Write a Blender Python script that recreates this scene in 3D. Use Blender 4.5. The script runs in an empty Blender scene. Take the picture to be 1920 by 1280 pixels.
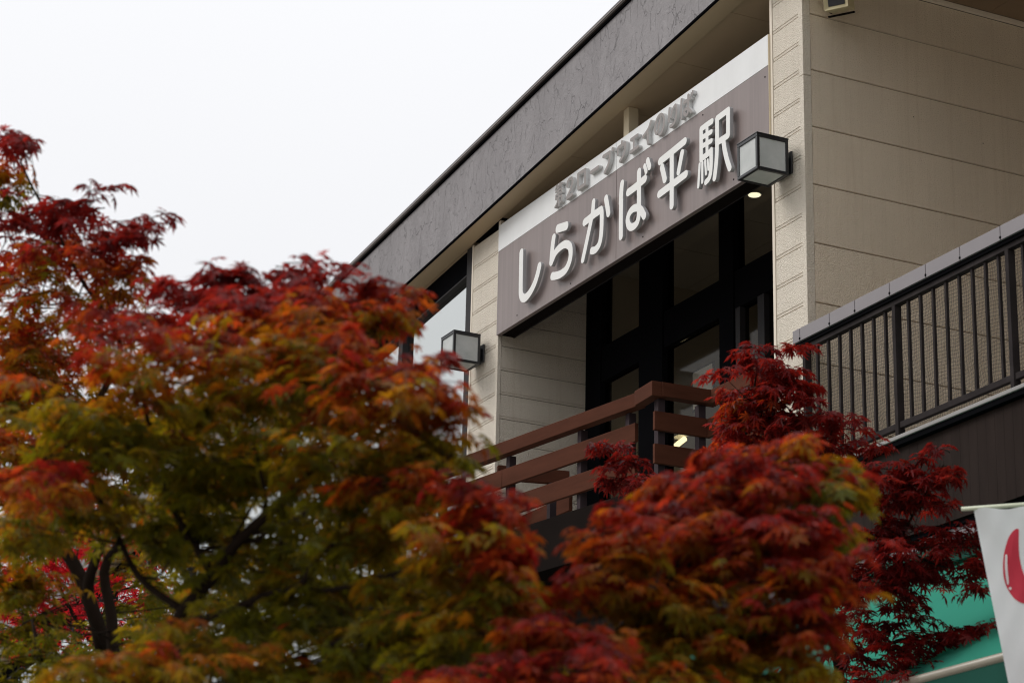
import bpy, bmesh, math, random
import numpy as np
from mathutils import Vector, Matrix

# ------------------------------------------------------------------ camera, world, sun, exposure
scene = bpy.context.scene
COL = scene.collection
CAM_POS = Vector((13.65036, -9.07840, 1.6))
YAW, PITCH, ROLL = -1.11249109, 0.324216674, 0.0224201088
_cy, _sy, _cp, _sp = math.cos(YAW), math.sin(YAW), math.cos(PITCH), math.sin(PITCH)
FWD = Vector((_sy*_cp, _cy*_cp, _sp)); _r0 = Vector((_cy, -_sy, 0)); _u0 = _r0.cross(FWD)
RIGHT = _r0*math.cos(ROLL) + _u0*math.sin(ROLL); UP = -_r0*math.sin(ROLL) + _u0*math.cos(ROLL)
cd = bpy.data.cameras.new("camera"); cam = bpy.data.objects.new("camera", cd); COL.objects.link(cam)
cam.matrix_world = Matrix.Translation(CAM_POS) @ Matrix((RIGHT, UP, -FWD)).transposed().to_4x4()
cd.sensor_width = 36.0; cd.lens = 4537.44/1920*36.0
cd.clip_start = 0.1; cd.clip_end = 2000
cd.dof.use_dof = True; cd.dof.focus_distance = 19.2; cd.dof.aperture_fstop = 3.2; cd.dof.aperture_blades = 8
scene.camera = cam

SUN_AZ, SUN_EL = math.radians(-124), math.radians(42)      # soft light from the front and a little left
w = bpy.data.worlds.new("World"); scene.world = w; w.use_nodes = True
nt = w.node_tree; nt.nodes.clear()
def wn(t, **k):
    n = nt.nodes.new(t)
    for a, b in k.items(): setattr(n, a, b)
    return n
out = wn("ShaderNodeOutputWorld"); bg = wn("ShaderNodeBackground"); bg.inputs[1].default_value = 0.1
sky = wn("ShaderNodeTexSky", sky_type='NISHITA', sun_disc=False)
sky.sun_elevation = SUN_EL; sky.sun_rotation = math.radians(90) - SUN_AZ; sky.air_density = 1.0; sky.dust_density = 5.0
hs = wn("ShaderNodeHueSaturation"); hs.inputs["Saturation"].default_value = 0.1; hs.inputs["Value"].default_value = 0.6
nt.links.new(sky.outputs[0], hs.inputs["Color"])
# overcast veil: brightness rises gently towards the zenith, faint broad cloud mottling
geo = wn("ShaderNodeNewGeometry"); sep = wn("ShaderNodeSeparateXYZ"); nt.links.new(geo.outputs["Incoming"], sep.inputs[0])
mr = wn("ShaderNodeMapRange"); mr.inputs[1].default_value = 0.0; mr.inputs[2].default_value = -1.0
mr.inputs[3].default_value = 7.9; mr.inputs[4].default_value = 13.5; nt.links.new(sep.outputs[2], mr.inputs[0])
tc = wn("ShaderNodeTexCoord"); nz = wn("ShaderNodeTexNoise"); nz.inputs["Scale"].default_value = 2.2; nz.inputs["Detail"].default_value = 3
nt.links.new(tc.outputs["Generated"], nz.inputs["Vector"])
mm = wn("ShaderNodeMapRange"); mm.inputs[3].default_value = 0.985; mm.inputs[4].default_value = 1.015; nt.links.new(nz.outputs[0], mm.inputs[0])
mul = wn("ShaderNodeMath", operation='MULTIPLY'); nt.links.new(mr.outputs[0], mul.inputs[0]); nt.links.new(mm.outputs[0], mul.inputs[1])
vs = wn("ShaderNodeVectorMath", operation='SCALE'); vs.inputs[0].default_value = (0.965, 0.972, 1.0); nt.links.new(mul.outputs[0], vs.inputs["Scale"])
mix = wn("ShaderNodeMix", data_type='RGBA'); mix.inputs["Factor"].default_value = 0.95
nt.links.new(hs.outputs[0], mix.inputs["A"]); nt.links.new(vs.outputs[0], mix.inputs["B"])
nt.links.new(mix.outputs["Result"], bg.inputs[0]); nt.links.new(bg.outputs[0], out.inputs[0])

sd = bpy.data.lights.new("sun", 'SUN'); sd.energy = 1.5; sd.angle = math.radians(26); sd.color = (1.0, 0.96, 0.9)
sun = bpy.data.objects.new("sun", sd); COL.objects.link(sun)
_sdir = Vector((math.cos(SUN_EL)*math.cos(SUN_AZ), math.cos(SUN_EL)*math.sin(SUN_AZ), math.sin(SUN_EL)))
sun.rotation_euler = _sdir.to_track_quat('Z', 'Y').to_euler(); sun.location = (0, -10, 30)

scene.view_settings.view_transform = 'Standard'; scene.view_settings.look = 'None'
scene.view_settings.exposure = 0.0; scene.view_settings.gamma = 1.0; scene.view_settings.use_curve_mapping = False
scene.render.engine = 'CYCLES'; scene.cycles.use_denoising = True
scene.cycles.pixel_filter_type = 'BLACKMAN_HARRIS'; scene.cycles.filter_width = 1.1
scene.cycles.max_bounces = 12; scene.cycles.diffuse_bounces = 6; scene.cycles.transmission_bounces = 8; scene.cycles.transparent_max_bounces = 12

BIG=[[(0.0385,[(0.597,0.595),(0.596,0.471),(0.599,0.257),(0.606,0.202),(0.631,0.162),(0.673,0.141),(0.724,0.142),(0.796,0.167),(0.866,0.215),(0.921,0.282),(0.956,0.351)])],[(0.0396,[(1.295,0.589),(1.453,0.561)]),(0.0364,[(1.222,0.53),(1.205,0.469),(1.19,0.376),(1.183,0.316)]),(0.0364,[(1.183,0.316),(1.251,0.377),(1.341,0.4),(1.424,0.4),(1.486,0.377),(1.533,0.333),(1.542,0.262),(1.515,0.202),(1.456,0.159),(1.363,0.149),(1.265,0.163),(1.208,0.179)])],[(0.0353,[(1.789,0.48),(1.867,0.485),(1.966,0.493),(2.076,0.494)]),(0.0332,[(2.076,0.494),(2.091,0.462),(2.093,0.388),(2.09,0.316),(2.081,0.252),(2.055,0.196),(2.006,0.17),(1.957,0.169),(1.924,0.178)]),(0.031,[(1.945,0.611),(1.932,0.527),(1.901,0.448),(1.848,0.33),(1.801,0.227),(1.764,0.149)]),(0.0332,[(2.164,0.566),(2.182,0.509),(2.208,0.416)])],[(0.0332,[(2.44,0.601),(2.429,0.552),(2.42,0.444)]),(0.0353,[(2.544,0.486),(2.638,0.489),(2.731,0.497),(2.819,0.507)]),(0.0332,[(2.724,0.604),(2.722,0.503),(2.725,0.31)]),(0.0225,[(2.815,0.621),(2.842,0.562)]),(0.0289,[(2.865,0.65),(2.895,0.584)]),(0.0332,[(2.426,0.448),(2.423,0.303),(2.425,0.139)]),(0.0332,[(2.724,0.479),(2.726,0.292),(2.721,0.217),(2.694,0.169),(2.639,0.155),(2.584,0.167),(2.548,0.205),(2.539,0.257),(2.572,0.298),(2.632,0.312),(2.7,0.296),(2.762,0.252),(2.811,0.186)])],[(0.0332,[(3.067,0.57),(3.256,0.583),(3.455,0.599)]),(0.0332,[(3.055,0.29),(3.256,0.301),(3.471,0.313)]),(0.0321,[(3.253,0.583),(3.253,0.313),(3.252,0.122)]),(0.0321,[(3.097,0.507),(3.117,0.459),(3.143,0.385)]),(0.03,[(3.415,0.516),(3.389,0.449),(3.359,0.372)])],[(0.0257,[(3.709,0.604),(3.708,0.484),(3.707,0.352)]),(0.0257,[(3.709,0.607),(3.792,0.611),(3.87,0.611)]),(0.0214,[(3.709,0.531),(3.86,0.527)]),(0.0214,[(3.708,0.457),(3.86,0.451)]),(0.0257,[(3.708,0.357),(3.784,0.358),(3.854,0.37)]),(0.0214,[(3.797,0.606),(3.795,0.368)]),(0.0257,[(3.857,0.374),(3.856,0.262),(3.844,0.183),(3.82,0.148),(3.777,0.136)]),(0.0171,[(3.684,0.316),(3.662,0.139)]),(0.0161,[(3.725,0.316),(3.722,0.156)]),(0.015,[(3.766,0.316),(3.779,0.204)]),(0.0139,[(3.805,0.31),(3.815,0.229)]),(0.0278,[(3.948,0.605),(4.03,0.609),(4.111,0.612)]),(0.0278,[(4.111,0.612),(4.109,0.511),(4.107,0.405)]),(0.0278,[(4.107,0.405),(4.038,0.402),(3.946,0.404)]),(0.0278,[(3.948,0.605),(3.945,0.395),(3.937,0.28),(3.92,0.185),(3.904,0.124)]),(0.0278,[(4.037,0.396),(4.057,0.3),(4.092,0.199),(4.127,0.125)])]]
SMALL=[[(0.0085,[(1.212,1.028),(1.189,0.992)]),(0.0085,[(1.204,1.012),(1.245,1.012)]),(0.0085,[(1.224,1.01),(1.235,0.988)]),(0.0085,[(1.274,1.028),(1.253,0.992)]),(0.0085,[(1.265,1.012),(1.321,1.012)]),(0.0085,[(1.288,1.01),(1.298,0.988)]),(0.0085,[(1.194,0.969),(1.306,0.969)]),(0.0085,[(1.306,0.969),(1.306,0.937)]),(0.0085,[(1.306,0.937),(1.198,0.937)]),(0.0085,[(1.198,0.937),(1.194,0.902)]),(0.0085,[(1.194,0.902),(1.31,0.902)]),(0.0085,[(1.31,0.902),(1.304,0.853),(1.283,0.843)]),(0.0085,[(1.25,0.969),(1.25,0.824)]),(0.0085,[(1.247,0.898),(1.22,0.857),(1.182,0.832)])],[(0.015,[(1.411,0.949),(1.418,0.985),(1.449,1.0),(1.487,0.997),(1.507,0.97),(1.501,0.931),(1.463,0.888),(1.412,0.85),(1.403,0.839)]),(0.015,[(1.403,0.839),(1.45,0.839),(1.505,0.842)])],[(0.0161,[(1.61,0.989),(1.737,0.986)]),(0.0161,[(1.737,0.986),(1.737,0.853)]),(0.0161,[(1.737,0.853),(1.613,0.853)]),(0.0161,[(1.61,0.989),(1.613,0.853)])],[(0.0161,[(1.837,0.923),(1.978,0.924)])],[(0.0161,[(2.062,0.988),(2.178,0.985)]),(0.0161,[(2.178,0.985),(2.172,0.93),(2.147,0.879),(2.086,0.833)]),(0.0086,[(2.214,0.994),(2.216,1.005),(2.229,1.004),(2.24,0.993),(2.238,0.982),(2.225,0.982),(2.214,0.994)])],[(0.0139,[(2.383,1.003),(2.384,0.973)]),(0.015,[(2.319,0.972),(2.441,0.971)]),(0.0139,[(2.317,0.971),(2.314,0.912)]),(0.015,[(2.441,0.971),(2.434,0.905),(2.406,0.867),(2.352,0.84)])],[(0.015,[(2.538,0.962),(2.647,0.963)]),(0.0139,[(2.589,0.96),(2.588,0.863)]),(0.015,[(2.527,0.854),(2.658,0.857)])],[(0.015,[(2.871,1.0),(2.837,0.956),(2.793,0.932),(2.741,0.912)]),(0.015,[(2.819,0.933),(2.821,0.827)])],[(0.0139,[(3.03,0.979),(3.007,0.929),(2.99,0.877),(2.97,0.859),(2.948,0.871),(2.941,0.91),(2.951,0.958),(2.981,0.991),(3.02,1.001),(3.059,0.986),(3.083,0.948),(3.083,0.9),(3.064,0.856),(3.034,0.834),(3.007,0.832)])],[(0.0139,[(3.171,0.996),(3.165,0.942),(3.165,0.889)]),(0.0139,[(3.195,0.916),(3.215,0.959),(3.248,0.986),(3.27,0.988),(3.284,0.954),(3.281,0.897),(3.254,0.849),(3.221,0.836),(3.185,0.836)])],[(0.0139,[(3.362,1.0),(3.356,0.926),(3.363,0.84)]),(0.015,[(3.406,0.959),(3.451,0.959),(3.5,0.961)]),(0.0139,[(3.468,0.997),(3.469,0.897),(3.462,0.852),(3.438,0.838),(3.412,0.854),(3.405,0.878),(3.428,0.892),(3.464,0.884),(3.496,0.857),(3.512,0.836)]),(0.0086,[(3.514,0.998),(3.521,0.979)]),(0.0086,[(3.534,1.008),(3.543,0.986)])]]
PADS={
'A':[(3.963,-6.68,4.612,0.146,0.096,0.5,149.0),(3.939,-6.614,4.772,0.172,0.086,0.5,138.0),(4.438,-6.748,4.084,0.16,0.121,0.5,172.0),(4.511,-6.699,3.901,0.181,0.099,0.45,195.0),(4.26,-6.652,3.797,0.139,0.091,0.4,138.0),(4.477,-6.783,4.235,0.137,0.1,0.55,138.0),(4.167,-6.542,3.719,0.163,0.082,0.3,149.0),(3.059,-6.408,4.979,0.32,0.117,0.5,252.0),(3.151,-6.12,4.845,0.347,0.129,0.4,276.0),(3.161,-5.78,4.739,0.377,0.142,0.3,276.0),(2.908,-6.266,4.704,0.323,0.13,0.4,252.0),(2.832,-6.078,4.568,0.353,0.131,0.3,264.0),(2.965,-5.778,4.527,0.38,0.143,0.25,276.0),(2.675,-6.247,4.372,0.298,0.131,0.55,229.0),(2.606,-5.915,4.379,0.248,0.109,0.5,149.0),(4.259,-6.861,5.639,0.126,0.073,0.9,71.0),(4.482,-6.799,5.524,0.081,0.038,0.95,16.0),(4.045,-6.792,5.605,0.119,0.065,0.6,69.0),(3.828,-6.737,5.582,0.139,0.067,0.35,86.0),(4.23,-6.701,5.35,0.267,0.085,0.95,195.0),(4.491,-6.563,5.239,0.214,0.073,0.95,149.0),(3.797,-6.625,5.352,0.328,0.111,0.85,252.0),(4.583,-6.487,5.07,0.259,0.083,0.85,206.0),(4.757,-6.412,5.119,0.128,0.072,0.95,80.0),(3.974,-6.559,5.109,0.371,0.109,0.55,276.0),(4.595,-6.393,4.978,0.189,0.073,0.7,138.0),(4.177,-6.462,4.895,0.34,0.096,0.6,264.0),(3.489,-6.534,5.039,0.283,0.124,0.45,229.0),(3.706,-6.409,4.823,0.378,0.122,0.5,276.0),(3.387,-6.502,4.722,0.283,0.136,0.45,229.0),(3.458,-6.241,4.57,0.334,0.136,0.35,252.0),(3.487,-6.497,4.355,0.278,0.133,0.55,229.0)],
'B':[(5.317,-5.583,4.269,0.268,0.098,0.3,172.0),(5.226,-5.447,4.16,0.249,0.099,0.3,161.0),(5.311,-5.698,4.404,0.246,0.089,0.35,161.0),(4.885,-6.288,4.359,0.271,0.099,0.3,172.0),(5.139,-6.151,4.228,0.332,0.117,0.2,189.0),(5.376,-5.892,4.206,0.328,0.116,0.25,189.0),(5.642,-5.691,4.024,0.3,0.113,0.3,189.0),(5.009,-6.049,4.06,0.336,0.118,0.15,189.0),(5.305,-5.804,3.9,0.328,0.116,0.15,189.0),(5.607,-5.579,3.781,0.3,0.113,0.25,189.0),(4.965,-6.191,3.817,0.288,0.107,0.2,148.0),(5.084,-5.882,3.727,0.31,0.117,0.12,181.0),(5.396,-5.654,3.631,0.303,0.114,0.15,181.0),(5.791,-5.481,3.515,0.272,0.111,0.25,181.0),(5.046,-6.004,3.47,0.285,0.106,0.12,165.0),(5.2,-5.696,3.478,0.307,0.116,0.12,181.0),(5.515,-5.48,3.406,0.3,0.113,0.15,181.0),(5.802,-5.308,3.317,0.251,0.101,0.3,165.0),(5.095,-6.288,3.349,0.257,0.094,0.15,132.0),(5.673,-6.307,4.603,0.159,0.056,0.95,151.0),(5.847,-6.185,4.591,0.189,0.052,0.95,171.0),(6.086,-6.09,4.476,0.205,0.05,0.9,171.0),(6.231,-6.006,4.439,0.172,0.057,0.88,151.0),(6.378,-5.939,4.429,0.09,0.039,0.8,50.0),(5.592,-6.418,4.531,0.191,0.075,0.9,192.0),(6.039,-6.349,4.377,0.263,0.08,0.9,262.0),(6.319,-6.198,4.299,0.257,0.07,0.65,242.0),(6.313,-5.986,4.319,0.14,0.049,0.45,110.0),(5.224,-6.483,4.578,0.175,0.067,0.85,141.0),(6.276,-6.835,4.08,0.286,0.07,0.75,215.0),(6.237,-6.508,4.174,0.254,0.077,0.57,197.0),(6.517,-6.385,4.133,0.228,0.075,0.47,221.0),(6.774,-6.26,4.025,0.204,0.069,0.62,165.0),(6.924,-6.136,3.949,0.147,0.058,0.75,124.0),(6.949,-6.033,3.879,0.101,0.055,0.75,78.0),(6.951,-5.975,3.808,0.082,0.048,0.62,49.0),(6.946,-6.252,3.845,0.289,0.08,0.57,215.0),(6.584,-6.365,3.97,0.263,0.083,0.27,206.0),(6.261,-6.583,4.023,0.27,0.085,0.32,206.0),(6.322,-6.856,3.917,0.282,0.091,0.32,215.0),(5.939,-6.961,3.974,0.215,0.086,0.42,148.0),(6.806,-6.0,3.769,0.13,0.082,0.32,124.0),(6.78,-6.267,3.736,0.275,0.089,0.37,223.0),(6.382,-6.428,3.83,0.267,0.092,0.27,206.0),(6.058,-6.634,3.862,0.273,0.094,0.2,206.0),(6.115,-6.924,3.768,0.248,0.084,0.22,181.0),(6.307,-7.148,3.635,0.202,0.068,0.75,156.0),(7.008,-6.159,3.575,0.196,0.071,0.57,165.0),(7.258,-6.057,3.481,0.156,0.061,0.8,148.0),(7.372,-6.007,3.404,0.094,0.045,0.8,86.0),(6.55,-6.185,3.643,0.244,0.091,0.25,197.0),(6.059,-6.3,3.74,0.277,0.104,0.15,206.0),(5.83,-6.528,3.742,0.28,0.106,0.15,206.0),(5.798,-6.781,3.676,0.237,0.087,0.25,156.0),(5.594,-6.946,3.662,0.2,0.088,0.32,140.0),(7.201,-6.079,3.358,0.209,0.076,0.52,197.0),(7.34,-5.975,3.277,0.086,0.06,0.75,97.0),(6.749,-6.112,3.449,0.238,0.089,0.2,197.0),(6.161,-6.172,3.529,0.254,0.094,0.1,181.0),(5.923,-6.389,3.494,0.237,0.096,0.1,148.0),(5.744,-6.606,3.617,0.14,0.07,0.15,73.0),(7.197,-5.984,3.222,0.191,0.076,0.27,181.0),(7.248,-5.855,3.187,0.096,0.053,0.62,80.0),(6.733,-6.024,3.29,0.22,0.089,0.2,189.0),(6.347,-6.123,3.334,0.228,0.092,0.1,173.0),(6.222,-6.335,3.278,0.228,0.092,0.1,165.0),(6.491,-6.605,3.096,0.199,0.08,0.25,148.0),(6.692,-6.842,3.003,0.209,0.069,0.52,165.0),(7.143,-5.989,3.084,0.191,0.076,0.22,181.0),(7.318,-5.862,3.068,0.137,0.068,0.57,132.0),(6.675,-6.03,3.144,0.22,0.089,0.15,189.0),(6.467,-6.2,3.127,0.223,0.09,0.15,173.0),(6.547,-6.445,3.036,0.199,0.072,0.25,140.0),(7.392,-6.07,2.914,0.2,0.059,0.8,165.0),(6.928,-6.1,2.969,0.194,0.062,0.27,140.0),(6.636,-6.226,2.985,0.199,0.064,0.25,132.0),(6.59,-7.005,2.945,0.209,0.053,0.32,132.0)],
'Cc':[(6.924,-4.864,3.844,0.176,0.055,0.75,184.0),(7.09,-4.778,3.859,0.154,0.047,0.65,149.0),(7.124,-4.685,3.827,0.096,0.051,0.4,92.0),(7.076,-5.144,3.676,0.188,0.06,0.8,218.0),(7.063,-5.336,3.581,0.158,0.056,0.85,161.0),(7.076,-5.46,3.465,0.077,0.045,0.6,69.0),(7.264,-4.997,3.671,0.223,0.073,0.85,264.0),(7.251,-4.783,3.668,0.113,0.069,0.22,138.0),(7.218,-4.665,3.738,0.057,0.037,0.2,34.0),(7.22,-5.21,3.519,0.238,0.081,0.75,287.0),(7.399,-5.046,3.467,0.199,0.08,0.85,252.0),(7.304,-4.801,3.52,0.084,0.065,0.25,92.0),(7.175,-5.457,3.41,0.199,0.08,0.65,241.0),(7.247,-5.673,3.259,0.079,0.046,0.8,69.0),(7.178,-5.186,3.374,0.238,0.089,0.6,287.0),(7.441,-5.075,3.302,0.196,0.079,0.7,252.0),(7.49,-4.989,3.32,0.089,0.063,0.85,97.0),(7.219,-5.48,3.245,0.214,0.086,0.45,264.0),(7.228,-5.197,3.209,0.235,0.088,0.4,276.0),(7.4,-5.051,3.161,0.179,0.079,0.6,229.0),(7.537,-5.014,3.166,0.088,0.062,0.85,103.0),(7.375,-5.748,3.071,0.171,0.075,0.75,218.0),(7.208,-5.397,3.106,0.214,0.079,0.35,252.0),(7.303,-5.167,3.056,0.214,0.079,0.35,252.0),(7.385,-4.985,3.037,0.143,0.063,0.4,161.0),(7.519,-5.823,2.927,0.183,0.059,0.85,206.0),(7.444,-5.514,2.948,0.189,0.06,0.4,195.0)],
'D':[(2.694,-2.118,5.891,0.146,0.063,0.93,88.0),(2.94,-2.082,5.873,0.089,0.039,0.9,25.0),(2.685,-2.061,5.793,0.21,0.08,0.9,176.0),(2.598,-2.148,5.676,0.178,0.08,0.86,152.0),(2.777,-2.016,5.665,0.177,0.079,0.9,144.0),(2.602,-2.046,5.551,0.259,0.091,0.88,240.0),(2.734,-2.388,5.726,0.083,0.028,0.9,16.0),(2.772,-1.91,5.512,0.241,0.085,0.9,208.0),(2.949,-1.814,5.543,0.134,0.062,0.9,64.0),(2.845,-1.711,5.446,0.209,0.079,0.9,152.0),(2.423,-2.112,5.476,0.228,0.086,0.9,160.0),(3.085,-1.63,5.352,0.082,0.033,0.9,19.0),(2.339,-2.891,5.334,0.096,0.039,0.96,32.0),(2.477,-2.799,5.268,0.142,0.056,0.96,60.0),(2.339,-2.755,5.155,0.159,0.062,0.96,72.0),(2.33,-2.579,5.213,0.129,0.057,0.94,56.0),(3.186,-1.531,5.175,0.22,0.072,0.9,136.0),(3.382,-1.406,5.221,0.14,0.055,0.94,57.0),(3.017,-1.557,5.074,0.206,0.084,0.9,152.0),(3.202,-1.405,5.053,0.236,0.083,0.9,168.0),(2.902,-1.445,4.933,0.191,0.084,0.99,128.0),(3.482,-1.361,5.114,0.077,0.027,0.9,11.0),(3.296,-1.172,4.682,0.14,0.06,0.9,72.0),(3.374,-1.165,4.568,0.077,0.033,0.9,13.0),(3.143,-1.337,4.806,0.283,0.099,0.93,240.0),(2.84,-1.443,4.765,0.255,0.107,0.96,208.0),(3.308,-1.246,4.812,0.187,0.077,0.93,112.0),(2.932,-1.405,4.646,0.285,0.1,0.96,272.0),(2.57,-1.439,4.667,0.227,0.114,0.96,176.0),(2.758,-1.396,4.485,0.191,0.073,0.96,112.0),(2.496,-1.396,4.411,0.227,0.085,0.96,128.0),(2.835,-1.348,4.312,0.237,0.078,0.9,160.0),(3.072,-1.128,4.34,0.189,0.05,0.9,128.0),(3.233,-1.036,4.337,0.156,0.055,0.9,80.0),(2.415,-1.418,4.225,0.259,0.091,0.96,160.0),(2.802,-1.295,4.155,0.285,0.084,0.9,192.0),(3.028,-1.102,4.188,0.189,0.066,0.96,112.0),(2.128,-1.515,4.215,0.164,0.087,0.96,96.0),(2.631,-1.355,4.092,0.319,0.084,0.9,176.0)],
'E':[(-1.861,-4.92,4.959,0.419,0.167,0.8,184.0),(-1.572,-4.518,5.203,0.419,0.167,0.8,184.0),(-1.444,-4.064,4.946,0.343,0.167,0.85,161.0),(-0.728,-5.276,5.313,0.428,0.188,0.6,229.0),(-0.579,-4.98,5.32,0.428,0.157,0.55,206.0),(-0.476,-5.411,4.907,0.348,0.183,0.65,229.0),(-0.57,-5.393,4.632,0.313,0.153,0.6,184.0),(-0.601,-5.053,5.044,0.248,0.125,0.7,126.0),(-0.612,-4.694,4.855,0.286,0.094,0.91,138.0),(-0.499,-4.492,4.891,0.161,0.069,0.91,69.0),(-0.929,-4.793,4.767,0.253,0.102,0.91,126.0),(-0.695,-4.683,4.619,0.286,0.11,0.91,138.0),(-1.047,-4.957,4.667,0.217,0.095,0.9,92.0),(-1.163,-4.869,4.87,0.147,0.064,0.91,46.0),(-0.267,-5.281,4.979,0.311,0.121,0.72,149.0),(-0.392,-5.393,4.794,0.276,0.121,0.7,138.0),(-0.463,-5.181,5.267,0.282,0.124,0.72,126.0),(-0.577,-5.315,4.511,0.243,0.107,0.75,114.0)],
'F':[(2.892,-5.619,4.124,0.244,0.143,0.15,195.0),(2.803,-5.416,3.934,0.219,0.12,0.1,161.0),(2.903,-5.143,4.154,0.221,0.121,0.15,161.0),(2.692,-5.331,4.464,0.253,0.124,0.2,172.0),(2.007,-5.287,4.464,0.177,0.117,0.15,126.0),(2.049,-5.059,4.274,0.207,0.117,0.1,138.0),(2.078,-5.342,4.098,0.174,0.102,0.1,114.0),(2.154,-4.972,4.126,0.176,0.103,0.12,103.0),(1.984,-5.106,4.477,0.179,0.105,0.2,103.0),(2.213,-5.493,4.03,0.257,0.126,0.1,172.0),(2.135,-5.344,4.251,0.174,0.128,0.15,103.0),(2.044,-5.792,3.972,0.228,0.1,0.1,138.0),(3.313,-6.288,3.615,0.303,0.1,0.0,276.0),(3.621,-6.115,3.582,0.223,0.076,0.0,172.0),(3.1,-6.362,3.774,0.18,0.09,0.05,138.0),(3.602,-6.286,3.441,0.319,0.086,0.02,252.0),(3.068,-6.292,3.91,0.182,0.068,0.15,92.0)]}
LIMBS={
'A':[[(3.419,-5.985,3.5,0.037),(3.473,-6.035,3.71,0.035),(3.497,-6.112,3.875,0.033),(3.509,-6.186,4.006,0.03),(3.51,-6.284,4.137,0.025),(3.541,-6.34,4.292,0.02),(3.725,-6.337,4.465,0.018),(4.048,-6.284,4.629,0.015),(4.226,-6.27,4.772,0.013),(4.335,-6.358,4.866,0.011),(4.237,-6.471,5.066,0.009),(4.154,-6.556,5.27,0.007),(4.159,-6.69,5.462,0.005),(4.174,-6.79,5.632,0.003)],[(3.497,-6.112,3.875,0.03),(3.574,-6.134,3.952,0.025),(3.671,-6.132,4.052,0.02),(3.826,-6.155,4.181,0.015),(3.564,-6.329,4.653,0.011),(3.454,-6.486,4.881,0.008)],[(3.536,-5.973,3.483,0.03),(3.618,-6.04,3.79,0.026),(3.653,-6.094,3.953,0.023),(3.797,-6.099,4.03,0.018),(3.951,-6.057,4.073,0.013)]],
'B':[[(5.72,-6.444,3.023,0.03),(5.836,-6.491,3.239,0.026),(5.929,-6.486,3.324,0.024),(6.053,-6.432,3.426,0.021),(6.174,-6.388,3.535,0.019),(6.383,-6.296,3.657,0.016),(6.5,-6.244,3.746,0.013),(6.586,-6.225,3.791,0.011),(6.538,-6.193,3.936,0.009),(6.378,-6.215,4.164,0.006),(6.113,-6.241,4.433,0.004)],[(5.905,-6.502,3.28,0.018),(6.081,-6.396,3.297,0.017),(6.255,-6.313,3.338,0.015),(6.401,-6.259,3.343,0.013),(6.461,-6.213,3.443,0.011),(6.552,-6.178,3.482,0.009),(6.817,-6.073,3.579,0.007),(6.923,-5.959,3.711,0.004)],[(6.401,-6.259,3.343,0.011),(6.537,-6.201,3.315,0.009),(6.699,-6.122,3.328,0.008),(6.95,-6.087,3.325,0.006),(7.246,-6.013,3.39,0.004)],[(6.053,-6.432,3.426,0.014),(5.914,-6.511,3.631,0.011),(5.93,-6.583,3.768,0.009),(6.06,-6.719,3.98,0.007),(6.173,-6.784,4.052,0.005)],[(5.826,-6.485,3.204,0.015),(6.134,-6.447,3.192,0.013),(6.396,-6.317,3.091,0.011),(6.599,-6.181,3.141,0.009),(6.78,-6.077,3.172,0.007),(7.071,-5.995,3.212,0.004)],[(5.929,-6.486,3.324,0.015),(5.798,-6.612,3.454,0.012),(5.808,-6.723,3.626,0.009),(5.998,-6.904,3.744,0.006),(6.142,-7.072,3.721,0.004)]],
'Cc':[[(6.987,-5.463,2.916,0.025),(7.057,-5.465,3.107,0.021),(7.122,-5.407,3.204,0.018),(7.137,-5.328,3.296,0.015),(7.186,-5.23,3.454,0.011),(7.121,-5.049,3.67,0.007),(7.041,-4.853,3.826,0.004)],[(7.057,-5.465,3.107,0.015),(7.237,-5.338,3.104,0.013),(7.303,-5.243,3.156,0.011),(7.321,-5.058,3.276,0.009),(7.338,-4.927,3.461,0.006),(7.261,-4.769,3.677,0.004)],[(7.122,-5.407,3.204,0.013),(7.11,-5.515,3.313,0.009),(7.066,-5.493,3.48,0.005)]],
'D':[[(2.262,-1.32,4.001,0.03),(2.331,-1.396,4.287,0.026),(2.437,-1.531,4.589,0.023),(2.504,-1.674,4.958,0.02),(2.574,-1.857,5.227,0.016),(2.586,-2.003,5.452,0.011),(2.619,-2.108,5.677,0.007),(2.698,-2.12,5.905,0.003)],[(2.437,-1.531,4.589,0.017),(2.776,-1.508,4.679,0.014),(2.984,-1.436,4.826,0.01),(3.173,-1.422,4.997,0.006),(3.381,-1.388,5.194,0.003)],[(2.331,-1.396,4.287,0.015),(2.71,-1.367,4.317,0.012),(2.926,-1.198,4.358,0.008),(3.241,-1.04,4.364,0.004)],[(2.984,-1.436,4.826,0.008),(3.137,-1.267,4.697,0.005),(3.303,-1.143,4.664,0.003)],[(2.574,-1.857,5.227,0.01),(2.473,-2.251,5.164,0.006),(2.405,-2.623,5.158,0.004),(2.464,-2.825,5.267,0.003)],[(2.559,-1.779,5.086,0.01),(2.768,-1.77,5.317,0.007),(2.914,-1.755,5.53,0.004)]],
'E':[[(-0.948,-4.601,4.15,0.03),(-0.871,-4.684,4.464,0.025),(-0.822,-4.751,4.684,0.015),(-0.627,-4.723,4.854,0.007),(-0.509,-4.524,4.906,0.004)],[(-0.871,-4.684,4.464,0.018),(-0.688,-5.04,4.794,0.011),(-0.432,-5.244,5.118,0.006),(-0.364,-5.246,5.303,0.004)]],
'F':[[(3.266,-6.206,3.383,0.025),(3.325,-6.254,3.605,0.015),(3.264,-6.29,3.801,0.006)]]}
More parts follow.
